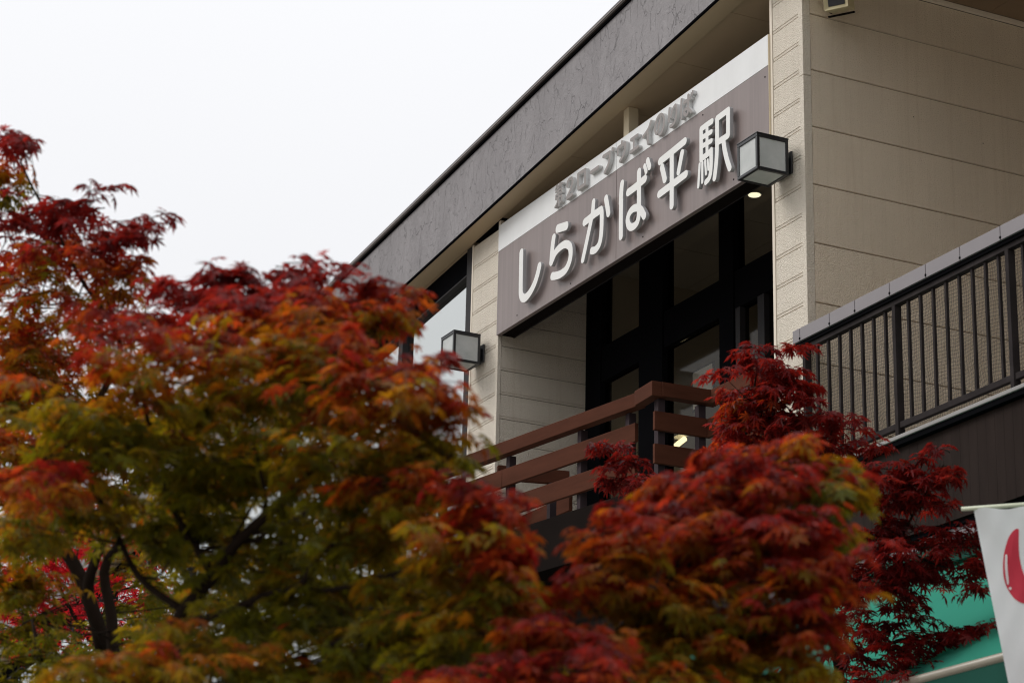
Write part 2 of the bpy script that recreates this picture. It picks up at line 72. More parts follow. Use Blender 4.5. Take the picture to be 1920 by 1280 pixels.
PRINT=[[(0.196,-0.106),(0.184,-0.104),(0.163,-0.118),(0.139,-0.147),(0.117,-0.188),(0.099,-0.232),(0.086,-0.284),(0.079,-0.336),(0.082,-0.381),(0.096,-0.422),(0.115,-0.452),(0.149,-0.471),(0.223,-0.479),(0.3,-0.451),(0.354,-0.393),(0.295,-0.407),(0.238,-0.406),(0.198,-0.39),(0.177,-0.331),(0.172,-0.271),(0.177,-0.204),(0.196,-0.106)],[(0.107,-0.229),(0.116,-0.23),(0.109,-0.27),(0.103,-0.314),(0.097,-0.368),(0.088,-0.372),(0.089,-0.329),(0.096,-0.277),(0.107,-0.229)],[(0.099,-0.386),(0.105,-0.392),(0.102,-0.4),(0.095,-0.401),(0.091,-0.394),(0.099,-0.386)]]

R = random.Random(11)
# ------------------------------------------------------------------ materials
def material(name):
    m = bpy.data.materials.new(name); m.use_nodes = True
    t = m.node_tree; b = t.nodes["Principled BSDF"]
    return m, t, b
def node(t, typ, **k):
    n = t.nodes.new(typ)
    for a, v in k.items(): setattr(n, a, v)
    return n
def coords(t, scale=(1, 1, 1)):
    g = node(t, "ShaderNodeNewGeometry"); mp = node(t, "ShaderNodeMapping"); mp.inputs["Scale"].default_value = scale
    t.links.new(g.outputs["Position"], mp.inputs[0]); return mp.outputs[0]
def noise(t, vec, scale, detail=4, rough=0.55, dist=0.0):
    n = node(t, "ShaderNodeTexNoise"); n.inputs["Scale"].default_value = scale; n.inputs["Detail"].default_value = detail
    n.inputs["Roughness"].default_value = rough; n.inputs["Distortion"].default_value = dist
    t.links.new(vec, n.inputs["Vector"]); return n.outputs[0]
def ramp(t, fac, stops):
    r = node(t, "ShaderNodeValToRGB"); e = r.color_ramp.elements
    while len(e) < len(stops): e.new(0.5)
    for i, (p, c) in enumerate(stops): e[i].position = p; e[i].color = (*c, 1) if len(c) == 3 else c
    t.links.new(fac, r.inputs[0]); return r.outputs[0]
def bump(t, b, h, strength, dist):
    n = node(t, "ShaderNodeBump"); n.inputs["Strength"].default_value = strength; n.inputs["Distance"].default_value = dist
    t.links.new(h, n.inputs["Height"]); t.links.new(n.outputs[0], b.inputs["Normal"]); return n
def mul2(c, k): return tuple(x*k for x in c)
def painted(name, col, var=0.06, scale=3.0, rough=0.5, bscale=0, bstr=0.3, bdist=0.001, metal=0.0, spec=0.5, stretch=(1, 1, 1)):
    m, t, b = material(name); v = coords(t, stretch)
    f = noise(t, v, scale, 5, 0.6)
    c = ramp(t, f, [(0.3, mul2(col, 1-var)), (0.7, mul2(col, 1+var))])
    t.links.new(c, b.inputs["Base Color"]); b.inputs["Roughness"].default_value = rough; b.inputs["Metallic"].default_value = metal
    b.inputs["Specular IOR Level"].default_value = spec
    if bscale: bump(t, b, noise(t, coords(t), bscale, 3, 0.5), bstr, bdist)
    return m

# beige siding: embossed leather grain, slight dirt
def siding(name, col):
    m, t, b = material(name); v = coords(t)
    big = noise(t, coords(t, (1, 1, .35)), 1.6, 5, 0.65)
    c = ramp(t, big, [(0.25, mul2(col, 0.92)), (0.6, col), (0.85, mul2(col, 1.03))])
    st = ramp(t, noise(t, coords(t, (9, 9, .28)), 2.2, 6, .7), [(0.3, (.90, .88, .85)), (0.5, (1, 1, 1))])      # faint rain streaks
    oi = node(t, "ShaderNodeObjectInfo"); ov = node(t, "ShaderNodeMapRange"); ov.inputs[3].default_value = .965; ov.inputs[4].default_value = 1.02; t.links.new(oi.outputs["Random"], ov.inputs[0])
    m1 = node(t, "ShaderNodeMix", data_type='RGBA', blend_type='MULTIPLY'); m1.inputs["Factor"].default_value = .7; t.links.new(c, m1.inputs["A"]); t.links.new(st, m1.inputs["B"])
    m2 = node(t, "ShaderNodeVectorMath", operation='SCALE'); t.links.new(m1.outputs["Result"], m2.inputs[0]); t.links.new(ov.outputs[0], m2.inputs["Scale"])
    t.links.new(m2.outputs[0], b.inputs["Base Color"]); b.inputs["Roughness"].default_value = 0.62
    n1 = noise(t, coords(t, (1, 1, 1.3)), 78, 2, 0.5, 0.6)
    r = ramp(t, n1, [(0.42, (0, 0, 0)), (0.58, (1, 1, 1))])
    bump(t, b, r, 0.9, 0.0045)
    return m
M_SIDE = siding("siding_beige", (0.76, 0.685, 0.575))
M_SIDEBOUNCE = siding("siding_wide_bounce_tint", (0.83, 0.715, 0.565))  # siding beige with the side wall's warm bounce light tinted in
M_SOFFITDARK = painted("soffit_brown", (0.24, 0.165, 0.10), 0.08, 1.2, 0.6)
M_TRIM = painted("trim_beige", (0.74, 0.66, 0.55), 0.04, 4, 0.55, 90, 0.15, 0.001)
M_POSTB = painted("post_beige", (0.72, 0.62, 0.44), 0.04, 4, 0.5)
M_SOFFIT = painted("soffit_beige", (0.47, 0.355, 0.225), 0.06, 1.2, 0.6, 60, 0.08, 0.001)
M_CORE = painted("wall_core", (0.16, 0.13, 0.10), 0.1, 2, 0.9)

# trowelled dark stucco of the fascia
def stucco():
    m, t, b = material("stucco_grey"); v = coords(t)
    warp = node(t, "ShaderNodeMix", data_type='VECTOR'); warp.inputs["Factor"].default_value = 0.30
    nzc = node(t, "ShaderNodeTexNoise"); nzc.inputs["Scale"].default_value = 3.5; nzc.inputs["Detail"].default_value = 6
    vv = coords(t, (1.0, 1.0, 0.45)); t.links.new(vv, nzc.inputs["Vector"])
    t.links.new(vv, warp.inputs["A"]); t.links.new(nzc.outputs["Color"], warp.inputs["B"])
    vo = node(t, "ShaderNodeTexVoronoi", feature='DISTANCE_TO_EDGE'); vo.inputs["Scale"].default_value = 11.0; t.links.new(warp.outputs["Result"], vo.inputs["Vector"])
    edge = ramp(t, vo.outputs["Distance"], [(0.0, (0, 0, 0)), (0.03, (1, 1, 1))])
    msk = ramp(t, noise(t, v, 5.5, 5, 0.7), [(0.40, (0, 0, 0)), (0.56, (1, 1, 1))])
    mx = node(t, "ShaderNodeMix", data_type='RGBA', blend_type='LIGHTEN'); mx.inputs["Factor"].default_value = 1
    t.links.new(edge, mx.inputs["A"]); t.links.new(msk, mx.inputs["B"])
    fine = noise(t, v, 45, 4, 0.65, 0.5); med = noise(t, coords(t, (1, 1, .5)), 9, 5, 0.6, 1.0)
    a1 = node(t, "ShaderNodeMath", operation='MULTIPLY_ADD'); a1.inputs[1].default_value = 0.35; t.links.new(fine, a1.inputs[0]); t.links.new(med, a1.inputs[2])
    a2 = node(t, "ShaderNodeMath", operation='MULTIPLY_ADD'); a2.inputs[1].default_value = 0.5; t.links.new(mx.outputs["Result"], a2.inputs[0]); t.links.new(a1.outputs[0], a2.inputs[2])
    bump(t, b, a2.outputs[0], 0.85, 0.014)
    c = ramp(t, noise(t, coords(t, (1, 1, .3)), 2.5, 6, 0.7), [(0.25, (0.165, 0.152, 0.158)), (0.5, (0.215, 0.200, 0.207)), (0.8, (0.28, 0.263, 0.271))])
    dk = node(t, "ShaderNodeMix", data_type='RGBA', blend_type='MULTIPLY'); dk.inputs["Factor"].default_value = 0.35
    t.links.new(c, dk.inputs["A"]); t.links.new(mx.outputs["Result"], dk.inputs["B"])
    t.links.new(dk.outputs["Result"], b.inputs["Base Color"]); b.inputs["Roughness"].default_value = 0.6
    return m
M_STUCCO = stucco()
M_DARKMETAL = painted("dark_brown_metal", (0.014, 0.011, 0.010), 0.1, 3, 0.7, spec=0.0)
M_CAPMETAL = painted("eave_cap_metal", (0.060, 0.047, 0.042), 0.1, 3, 0.3, spec=0.6)
M_CAPGLINT = painted('eave_cap_glint', (0.22, 0.18, 0.16), 0.2, 3, 0.3)  # paler metal tone for the painted cap highlight
M_BLACK = painted("black_frame", (0.006, 0.006, 0.007), 0.1, 3, 0.7, spec=0.0)
M_WINFRAME = painted("bronze_frame", (0.030, 0.028, 0.029), 0.1, 3, 0.5, spec=0.1)
M_RAILBROWN = painted("rail_brown", (0.082, 0.030, 0.018), 0.2, 2.0, 0.55, 30, 0.06, 0.001, spec=0.02, stretch=(1, 1, 6))
M_RAILPOST = painted("rail_post", (0.045, 0.033, 0.037), 0.1, 3, 0.6, spec=0.05)
M_CAPGREY = painted("cap_grey", (0.215, 0.195, 0.205), 0.05, 3, 0.45)
M_RAILDARK = painted("rail_dark_metal", (0.032, 0.027, 0.027), 0.3, 6, 0.6, spec=0.03)
M_CURB = painted("curb_metal", (0.27, 0.26, 0.25), 0.08, 3, 0.4)
M_NET = painted("net_cord", (0.02, 0.017, 0.015), 0.1, 5, 0.8)
M_CLAD = painted("cladding_brown", (0.026, 0.018, 0.0155), 0.18, 2.2, 0.6, 60, 0.06, 0.001, stretch=(5, 5, .6), spec=0.03)
M_CONC = painted("concrete", (0.42, 0.40, 0.36), 0.12, 1.2, 0.85, 40, 0.2, 0.002)
M_ASPHALT = painted("paving", (0.24, 0.225, 0.20), 0.16, 0.8, 0.9, 120, 0.4, 0.004)
M_LAMPFRAME = painted("lamp_black", (0.016, 0.017, 0.020), 0.1, 6, 0.35)
M_SPEAKER = painted("speaker_cream", (0.66, 0.58, 0.36), 0.05, 8, 0.45)
M_GRILLE = painted("speaker_grille", (0.02, 0.02, 0.022), 0.2, 200, 0.6)
M_PAPER = painted("paper_white", (0.72, 0.74, 0.74), 0.02, 3, 0.6)
M_INT = painted("interior_wall", (0.62, 0.56, 0.46), 0.06, 1, 0.8)
M_INTCEIL = painted("interior_ceiling", (0.5, 0.46, 0.39), 0.06, 1, 0.9)
M_POLE = painted("pole_pale_green", (0.62, 0.66, 0.50), 0.05, 3, 0.4)
M_PIPE = painted("pipe_beige", (0.36, 0.325, 0.26), 0.06, 3, 0.35)
M_AWNDARK = painted("awning_green_dark", (0.012, 0.075, 0.055), 0.08, 3, 0.7, spec=0.1)

def streaked(name, col, amt):
    m, t, b = material(name)
    s = noise(t, coords(t, (14, 14, 0.35)), 1.6, 5, 0.65); s2 = noise(t, coords(t), 2.0, 5, 0.6)
    c = ramp(t, s, [(0.3, mul2(col, 1-amt)), (0.52, col), (0.78, mul2(col, 1+amt))])
    mx = node(t, "ShaderNodeMix", data_type='RGBA', blend_type='MULTIPLY'); mx.inputs["Factor"].default_value = 0.5
    t.links.new(c, mx.inputs["A"]); t.links.new(ramp(t, s2, [(0.3, (.86, .86, .86)), (.7, (1.08, 1.08, 1.08))]), mx.inputs["B"])
    t.links.new(mx.outputs["Result"], b.inputs["Base Color"]); b.inputs["Roughness"].default_value = 0.38
    return m
M_SIGNBROWN = streaked("sign_brown", (0.228, 0.183, 0.174), 0.13)
M_SIGNWHITE = streaked("sign_white", (0.78, 0.79, 0.79), 0.02)
M_LETTERWHITE = painted("letter_white", (0.80, 0.80, 0.78), 0.02, 4, 0.45)
M_LETTERSHADE = painted("letter_side_shade", (0.40, 0.405, 0.415), 0.04, 6, 0.4)  # darker grey: shade of the letters' side faces put into the colour
M_LETTERGREY = painted("letter_taupe", (0.265, 0.236, 0.226), 0.05, 8, 0.5)
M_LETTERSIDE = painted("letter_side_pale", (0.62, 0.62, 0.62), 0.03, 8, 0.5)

def glass(name, tint, refl, rough, trans=(1, 1, 1)):
    m, t, b = material(name); o = t.nodes["Material Output"]
    tr = node(t, "ShaderNodeBsdfTransparent"); tr.inputs[0].default_value = (*trans, 1)
    gl = node(t, "ShaderNodeBsdfGlossy"); gl.inputs["Roughness"].default_value = rough; gl.inputs["Color"].default_value = (*tint, 1)
    fr = node(t, "ShaderNodeLayerWeight"); fr.inputs["Blend"].default_value = 0.25
    mp = node(t, "ShaderNodeMapRange"); mp.inputs[3].default_value = refl; mp.inputs[4].default_value = min(1, refl*1.6+0.02)
    t.links.new(fr.outputs["Fresnel"], mp.inputs[0])
    mx = node(t, "ShaderNodeMixShader"); t.links.new(mp.outputs[0], mx.inputs[0]); t.links.new(tr.outputs[0], mx.inputs[1]); t.links.new(gl.outputs[0], mx.inputs[2])
    nb = node(t, "ShaderNodeBump"); nb.inputs["Strength"].default_value = 0.02; nb.inputs["Distance"].default_value = 0.01
    t.links.new(noise(t, coords(t), 1.3, 2), nb.inputs["Height"]); t.links.new(nb.outputs[0], gl.inputs["Normal"])
    t.links.new(mx.outputs[0], o.inputs[0]); return m
M_MIRRORGLASS = glass("coated_glass", (0.92, 0.95, 0.93), 0.66, 0.02, (0.2, 0.2, 0.2))
M_DARKGLASS = glass("dark_glass", (0.9, 0.9, 0.9), 0.024, 0.04, (0.72, 0.70, 0.66))
def frosted():
    m, t, b = material("frosted_pane"); v = coords(t)
    c = ramp(t, noise(t, v, 9, 4), [(0.3, (0.66, 0.69, 0.68)), (0.7, (0.78, 0.80, 0.79))])
    t.links.new(c, b.inputs["Base Color"]); b.inputs["Roughness"].default_value = 0.25
    b.inputs["Transmission Weight"].default_value = 0.35; b.inputs["IOR"].default_value = 1.2
    return m
M_FROST = frosted()
def glow(name, col, s):
    m, t, b = material(name); b.inputs["Base Color"].default_value = (*col, 1)
    b.inputs["Emission Color"].default_value = (*col, 1); b.inputs["Emission Strength"].default_value = s; return m
M_TUBE = glow("tube_glow", (1.0, 0.86, 0.50), 3.0)
M_DOWN = glow("downlight_glow", (1.0, 0.97, 0.74), 2.2)
def cloth(name, col, tl, var=0.04):
    m, t, b = material(name); o = t.nodes["Material Output"]
    c = ramp(t, noise(t, coords(t, (1, 1, 1)), 2.5, 4), [(0.3, mul2(col, 1-var)), (0.7, mul2(col, 1+var))])
    t.links.new(c, b.inputs["Base Color"]); b.inputs["Roughness"].default_value = 0.75; b.inputs["Specular IOR Level"].default_value = 0.15
    ts = node(t, "ShaderNodeBsdfTranslucent"); t.links.new(c, ts.inputs[0])
    mx = node(t, "ShaderNodeMixShader"); mx.inputs[0].default_value = tl
    t.links.new(b.outputs[0], mx.inputs[1]); t.links.new(ts.outputs[0], mx.inputs[2]); t.links.new(mx.outputs[0], o.inputs[0])
    return m
M_AWNING = cloth("awning_teal", (0.14, 0.84, 0.62), 0.78)
M_BANNER = cloth("banner_white", (0.90, 0.90, 0.91), 0.25, 0.02)
M_PRINTRED = cloth("print_red", (0.62, 0.055, 0.085), 0.2, 0.03)
M_PRINTWHITE = cloth("print_white", (0.82, 0.80, 0.80), 0.2, 0.02)
M_BARK = painted("bark", (0.022, 0.015, 0.011), 0.35, 14, 0.9, 40, 0.6, 0.004, stretch=(1, 1, .3), spec=0.05)
def leafmat():
    m, t, b = material("maple_leaf"); o = t.nodes["Material Output"]
    at = node(t, "ShaderNodeAttribute", attribute_name="leaf_color")
    t.links.new(at.outputs["Color"], b.inputs["Base Color"]); b.inputs["Roughness"].default_value = 0.42; b.inputs["Specular IOR Level"].default_value = 0.33
    ts = node(t, "ShaderNodeBsdfTranslucent"); sc = node(t, "ShaderNodeVectorMath", operation='MULTIPLY'); sc.inputs[1].default_value = (1.9, 1.5, 0.8)
    t.links.new(at.outputs["Color"], sc.inputs[0]); t.links.new(sc.outputs[0], ts.inputs[0])
    mx = node(t, "ShaderNodeMixShader"); mx.inputs[0].default_value = 0.62
    t.links.new(b.outputs[0], mx.inputs[1]); t.links.new(ts.outputs[0], mx.inputs[2]); t.links.new(mx.outputs[0], o.inputs[0])
    return m
M_LEAF = leafmat()

# ------------------------------------------------------------------ mesh helpers
def link(name, me, mats, parent=None):
    o = bpy.data.objects.new(name, me); COL.objects.link(o)
    for m in (mats if isinstance(mats, (list, tuple)) else [mats]):
        if m.name not in [x.name for x in me.materials if x]: me.materials.append(m)
    if parent is not None: o.parent = parent
    return o
def thing(name, loc, label, cat, group=None):
    o = bpy.data.objects.new(name, None); COL.objects.link(o); o.location = loc; o.empty_display_size = 0.2
    o["label"] = label; o["category"] = cat
    if group: o["group"] = group
    bpy.context.view_layer.update()
    return o
def keep(o):   # child meshes are authored in world coordinates; bake the parent's offset into them
    p = o.parent; off = Vector((0, 0, 0))
    while p is not None: off += p.location; p = p.parent
    o.location = -off if o.parent is not None and o.parent.type == 'EMPTY' else o.location
    return o
class MB:
    def __init__(s): s.v = []; s.f = []; s.mi = []
    def add(s, vs, fs, mi=0):
        k = len(s.v); s.v += [tuple(v) for v in vs]; s.f += [[i+k for i in f] for f in fs]; s.mi += [mi]*len(fs); return s
    def box(s, x0, x1, y0, y1, z0, z1, mi=0):
        return s.hexa([(x0, y0, z0), (x1, y0, z0), (x1, y1, z0), (x0, y1, z0), (x0, y0, z1), (x1, y0, z1), (x1, y1, z1), (x0, y1, z1)], mi)
    def hexa(s, p, mi=0):
        return s.add(p, [(3, 2, 1, 0), (4, 5, 6, 7), (0, 1, 5, 4), (1, 2, 6, 5), (2, 3, 7, 6), (3, 0, 4, 7)], mi)
    def bar(s, a, b, w, h, mi=0):   # horizontal-ish bar a->b (top centre line), width w (plan), height h downwards
        a = Vector(a); b = Vector(b); d = (b-a); n = Vector((-d.y, d.x, 0)).normalized()*(w/2); z = Vector((0, 0, -h))
        return s.hexa([a+n+z, b+n+z, b-n+z, a-n+z, a+n, b+n, b-n, a-n] if False else [a-n+z, b-n+z, b+n+z, a+n+z, a-n, b-n, b+n, a+n], mi)
    def tube(s, pts, rs, n=6, mi=0):
        pts = [Vector(p) for p in pts]; k = len(s.v); m = len(pts)
        for i, p in enumerate(pts):
            d = (pts[min(i+1, m-1)]-pts[max(i-1, 0)]).normalized()
            a = d.orthogonal().normalized() if abs(d.z) > .99 else d.cross(Vector((0, 0, 1))).normalized(); b = d.cross(a)
            r = rs[i] if isinstance(rs, (list, tuple)) else rs
            s.v += [tuple(p+(a*math.cos(2*math.pi*j/n)+b*math.sin(2*math.pi*j/n))*r) for j in range(n)]
        for i in range(m-1):
            for j in range(n):
                s.f.append([k+i*n+j, k+i*n+(j+1) % n, k+(i+1)*n+(j+1) % n, k+(i+1)*n+j]); s.mi.append(mi)
        s.f.append([k+j for j in range(n)][::-1]); s.f.append([k+(m-1)*n+j for j in range(n)]); s.mi += [mi, mi]
        return s
    def mesh(s, name, smooth=False):
        me = bpy.data.meshes.new(name); me.from_pydata(s.v, [], s.f); me.update()
        for p, i in zip(me.polygons, s.mi): p.material_index = i
        if smooth: me.polygons.foreach_set('use_smooth', [True]*len(me.polygons))
        return me
    def build(s, name, mats, parent=None, bevel=0.0, smooth=False, seg=2):
        me = s.mesh(name, smooth)
        bm = bmesh.new(); bm.from_mesh(me); bmesh.ops.recalc_face_normals(bm, faces=bm.faces)
        if bevel: bmesh.ops.bevel(bm, geom=bm.edges[:], offset=bevel, segments=seg, affect='EDGES', profile=0.6)
        bm.to_mesh(me); bm.free()
        return keep(link(name, me, mats, parent))
def child(o):   # parent a mesh to a mesh authored at world coords (parent mesh keeps its own offset)
    o.location = (0, 0, 0); return o

ZS = lambda x: 9.766 + 0.0885*(x+5.003)          # underside of the sloping eave

# ------------------------------------------------------------------ setting: ground, sky comes from the world
g = MB(); g.add([(-400, -400, 0), (400, -400, 0), (400, 400, 0), (-400, 400, 0)], [(0, 1, 2, 3)])
go = g.build('ground', M_ASPHALT); go['kind'] = 'structure'; go['label'] = 'grey paved ground in front of the station'

def hills():
    mb = MB(); na, nr = 180, 14; rg = random.Random(4); ph = [rg.uniform(0, 6.28) for _ in range(8)]
    for j in range(nr+1):
        for i in range(na):
            a = 2*math.pi*i/na; d = 130+j*22; k = min(1, j/9)
            h = (44+9*math.sin(2*a+ph[0])+7*math.sin(5*a+ph[1])+4*math.sin(11*a+ph[2]))*(k*k*(3-2*k))+rg.uniform(0, 3.0)*k-1.5
            mb.v.append((math.cos(a)*d, math.sin(a)*d, h))
    for j in range(nr):
        for i in range(na): mb.f.append([j*na+i, j*na+(i+1) % na, (j+1)*na+(i+1) % na, (j+1)*na+i]); mb.mi.append(0)
    o = link('hills', mb.mesh('hills', True), M_HILL); o['kind'] = 'structure'; o['label'] = 'low wooded autumn hills round the station'
def hillmat():
    m, t, b = material('hill_forest'); f = noise(t, coords(t), .09, 8, .75)
    t.links.new(ramp(t, f, [(.3, (.03, .04, .015)), (.5, (.07, .055, .02)), (.65, (.12, .05, .02)), (.8, (.05, .05, .02))]), b.inputs['Base Color']); b.inputs['Roughness'].default_value = .95
    bump(t, b, noise(t, coords(t), .25, 6, .7), 1.0, 2.5); return m
M_HILL = hillmat(); hills()

# ------------------------------------------------------------------ station building
ST = thing('station_building', (0, 0, 0), 'beige clad two storey station building with sloping dark eave', 'building')
def part(mb, name, mat, parent=None, **k): return mb.build(name, mat, parent or ST, **k)
X_L, X_R = -22.0, 7.0
# wall masses (behind the siding)
c = MB()
c.box(-0.428, -0.012, 0.012, 1.1, 6.0, 10.3); c.box(-0.428, -0.012, 1.1, 6.0, 6.0, 10.12)
wall_side = part(c, 'wall', M_CORE)
c = MB(); c.box(-5.60, -5.047, 0.012, 1.3, 6.0, 9.69); wall_pier = part(c, 'wall', M_CORE)
c = MB(); c.box(X_L, -0.45, 0.02, 0.9, 0.0, 6.3); c.box(-0.45, X_R, 0.02, 0.9, 5.3, 5.98); part(c, 'wall', M_CLAD)
# siding boards, each one a piece: front boards carry a double groove, the side wall a single one
def siding_front(x0, x1, z0, pitch, yf, ztop=None, parent=None, axis='x', flip=1):
    d = 0.013; g1, g2 = 0.0062, 0.003
    pr = [(0, d), (0, 0), (0, 0)]
    prof = [(d, 0.0), (0.003, 0.001), (0.0015, 0.0185), (0.006, 0.0195), (0.006, 0.0225), (0.0, 0.0235), (0.0, pitch-g1-0.002), (0.0025, pitch-g1), (d, pitch-g1)]
    mb = MB(); n = len(prof)
    def pt(u, dd, zz):
        zz = min(z0+zz, ztop(u) if ztop else 1e9)
        return (u, yf+dd, zz) if axis == 'x' else (yf-dd, u, zz)
    vs = [pt(x0, a, b) for a, b in prof] + [pt(x1, a, b) for a, b in prof]
    fs = [(i, i+1, n+i+1, n+i) for i in range(n-1)] + [tuple(range(n))[::-1], tuple(range(n, 2*n))]
    mb.add(vs, fs); return mb.build('siding_board', M_SIDE, parent)
for i in range(-6, 13):
    z = 7.428 + 0.22775*i
    if z < 9.95: siding_front(-0.405, -0.056, z-0.0225, 0.22775, 0.0, None, ST)
    if z < 9.7 and z > 6.2:
        siding_front(-5.60, -5.076, z-0.0225, 0.22775, 0.0, lambda u: ZS(u)-0.003, ST)
        siding_front(0.036, 1.2, z-0.0225, 0.22775, -5.035, None, ST, axis='y')
for i in range(-3, 7):                                    # tall plain boards of the side wall
    z0 = 7.427 + 0.455*i; z1 = min(z0+0.449, 10.055)
    if z1 - z0 < 0.05: continue
    mb = MB(); y0, y1 = 0.068, 5.2
    mb.hexa([(0.0, y0, z0+.003), (0.0, y1, z0+.003), (-.012, y1, z0), (-.012, y0, z0), (0.0, y0, z1-.003), (0.0, y1, z1-.003), (-.012, y1, z1), (-.012, y0, z1)])
    mb.build('siding_board', M_SIDEBOUNCE, ST)
for ny_, nz_ in ((0.98, 9.06), (1.62, 8.98)):
    mb = MB(); mb.tube([(-.004, ny_, nz_), (.0012, ny_, nz_)], .0045, 8); mb.build('nail', M_BLACK, ST)
# corner trims
def corner(x, wf, ws, z0, z1, name='corner_trim', z1b=None):
    for a, b in ((z0, 9.185), (9.189, z1)) if z1 > 9.3 else ((z0, z1),):
        mb = MB(); p = 0.004
        mb.add([(x-wf, -p, a), (x+p, -p, a), (x+p, ws, a), (x-.01, ws, a), (x-.01, .008, a), (x-wf, .008, a),
                (x-wf, -p, b), (x+p, -p, b), (x+p, ws, b), (x-.01, ws, b), (x-.01, .008, b), (x-wf, .008, b)],
               [(0, 1, 7, 6), (1, 2, 8, 7), (2, 3, 9, 8), (3, 4, 10, 9), (4, 5, 11, 10), (5, 0, 6, 11), (5, 4, 3, 2, 1, 0), (6, 7, 8, 9, 10, 11)])
        mb.build(name, M_SIDE, ST, bevel=0.0018, seg=1)
corner(0.0, 0.052, 0.064, 6.06, 10.2)
corner(-5.035, 0.038, 0.032, 6.2, 9.755)
mb = MB(); mb.box(-0.441, -0.409, -0.006, 0.03, 6.06, 10.165); part(mb, 'edge_trim', M_TRIM, bevel=0.002)
mb = MB(); mb.box(-5.63, -5.603, -0.004, 0.05, 6.2, 9.70); part(mb, 'edge_trim', M_TRIM, bevel=0.002)
mb = MB(); mb.box(0.001, 0.03, 0.9, 5.2, 10.056, 10.092); part(mb, 'soffit_moulding', M_TRIM, bevel=0.004)

def rake(x0, x1, y0, y1, zb, zt, n=1):
    mb = MB()
    for i in range(n):
        a = x0+(x1-x0)*i/n; b = x0+(x1-x0)*(i+1)/n
        mb.hexa([(a, y0, ZS(a)+zb), (b, y0, ZS(b)+zb), (b, y1, ZS(b)+zb), (a, y1, ZS(a)+zb), (a, y0, ZS(a)+zt), (b, y0, ZS(b)+zt), (b, y1, ZS(b)+zt), (a, y1, ZS(a)+zt)])
    return mb
part(rake(X_L, X_R, -0.197, -0.12, 0.014, 0.716), 'fascia', M_STUCCO)
part(rake(X_L, X_R, -0.206, -0.186, -0.006, 0.012), 'drip_edge', M_BLACK, bevel=0.002)
part(rake(X_L, X_R, -0.232, -0.05, 0.738, 0.790), 'eave_cap', M_CAPMETAL, bevel=0.006)
part(rake(X_L, X_R, -0.238, -0.2, 0.752, 0.760), 'eave_cap', M_CAPGLINT)  # thin pale strip painted in as the cap's highlight line
part(rake(X_L, X_R, -0.214, -0.05, 0.718, 0.736), 'eave_cap', M_BLACK, bevel=0.002)  # black strip standing in for the shadow at the cap's lower edge
part(rake(X_L, X_R, -0.10, 7.0, 0.30, 0.74), 'roof', M_DARKMETAL)
# eave underside: front strip, then panels of the recess ceiling
part(rake(X_L, -0.0, -0.185, -0.006, -0.002, 0.03), 'soffit_strip', M_SOFFIT, bevel=0.002)
xs = [-0.445, -1.02, -1.87, -2.78, -3.69, -4.6, -5.03]
for a, b in zip(xs[1:], xs[:-1]):
    part(rake(a+0.002, b-0.002, 0.006, 1.25, 0.018, 0.04), 'soffit_panel', M_SOFFIT)
x = -5.65
while x > X_L:
    part(rake(x-0.906, x-0.002, 0.0, 0.3, 0.0, 0.04), 'soffit_panel', M_SOFFIT); x -= 0.91
# terrace ceiling panels
for i in range(8):
    for j in range(3):
        mb = MB(); mb.box(0.032+i*0.91, 0.032+i*0.91+0.906, -0.1+j*1.82, -0.1+j*1.82+1.816, 10.093, 10.12); part(mb, 'ceiling_panel', M_SOFFITDARK)
mb = MB(); mb.box(-0.012, X_R, -0.118, -0.104, 9.98, 10.25); part(mb, 'terrace_beam', M_SOFFIT)
mb = MB(); mb.box(0.0, X_R, 5.2, 5.4, 5.9, 10.09); part(mb, 'wall', M_SIDE)
mb = MB(); mb.box(6.0, X_R, -0.08, 5.19, 5.9, 10.09); part(mb, 'wall', M_SIDEBOUNCE)  # unseen wall added to dim the side wall and bounce warm light
# beige square post above the sign
mb = MB(); mb.box(-2.78, -2.69, 0.03, 0.125, 9.2, ZS(-2.735)+0.02); part(mb, 'square_post', M_POSTB, bevel=0.004)

# recess glazing: dark frames and panes
def bx(x0, x1, y0, y1, z0, z1): mb = MB(); mb.box(x0, x1, y0, y1, z0, z1); return mb
GW = thing  # (alias kept short)
gy = 0.93
glz = part(bx(-5.033, -4.75, gy-.03, gy+.09, 6.42, 9.72), 'window', M_BLACK)
def sub(mb, name, mat, parent, **k):
    o = mb.build(name, mat, None, **k); o.parent = parent; o.location = (0, 0, 0); return o
for a, b in ((-4.035, -3.622), (-2.675, -2.452)): sub(bx(a, b, gy-.035, gy+.085, 6.42, 9.9), 'frame_post', M_BLACK, glz, bevel=0.004)
for a, b in ((-4.748, -4.037), (-3.620, -2.677), (-2.450, -0.46)):
    sub(bx(a, b, gy-.02, gy+.07, 8.262, 8.594), 'transom', M_BLACK, glz, bevel=0.004)
    sub(bx(a, b, gy+.02, gy+.028, 8.596, ZS(a)-0.06), 'pane', M_DARKGLASS, glz)
    sub(bx(a, b, gy-.005, gy+.06, ZS(a)-0.06, ZS(a)+0.015), 'head_rail', M_BLACK, glz)
    sub(bx(a, b, gy+.02, gy+.028, 7.082, 8.26), 'pane', M_DARKGLASS, glz)
    sub(bx(a, b, gy-.01, gy+.06, 6.93, 7.08), 'bottom_rail', M_BLACK, glz, bevel=0.004)
    sub(bx(a, b, gy+.02, gy+.028, 6.44, 6.928), 'pane', M_DARKGLASS, glz)
for a, b in ((-2.43, -2.36), (-2.09, -1.99), (-1.2, -1.1)): sub(bx(a, b, gy-.028, gy+.064, 6.43, 8.26), 'sash_stile', M_WINFRAME, glz, bevel=0.004)
sub(bx(-3.05, -2.68, gy-.012, gy+.018, 6.43, 8.26), 'door_leaf', M_WINFRAME, glz) if False else None
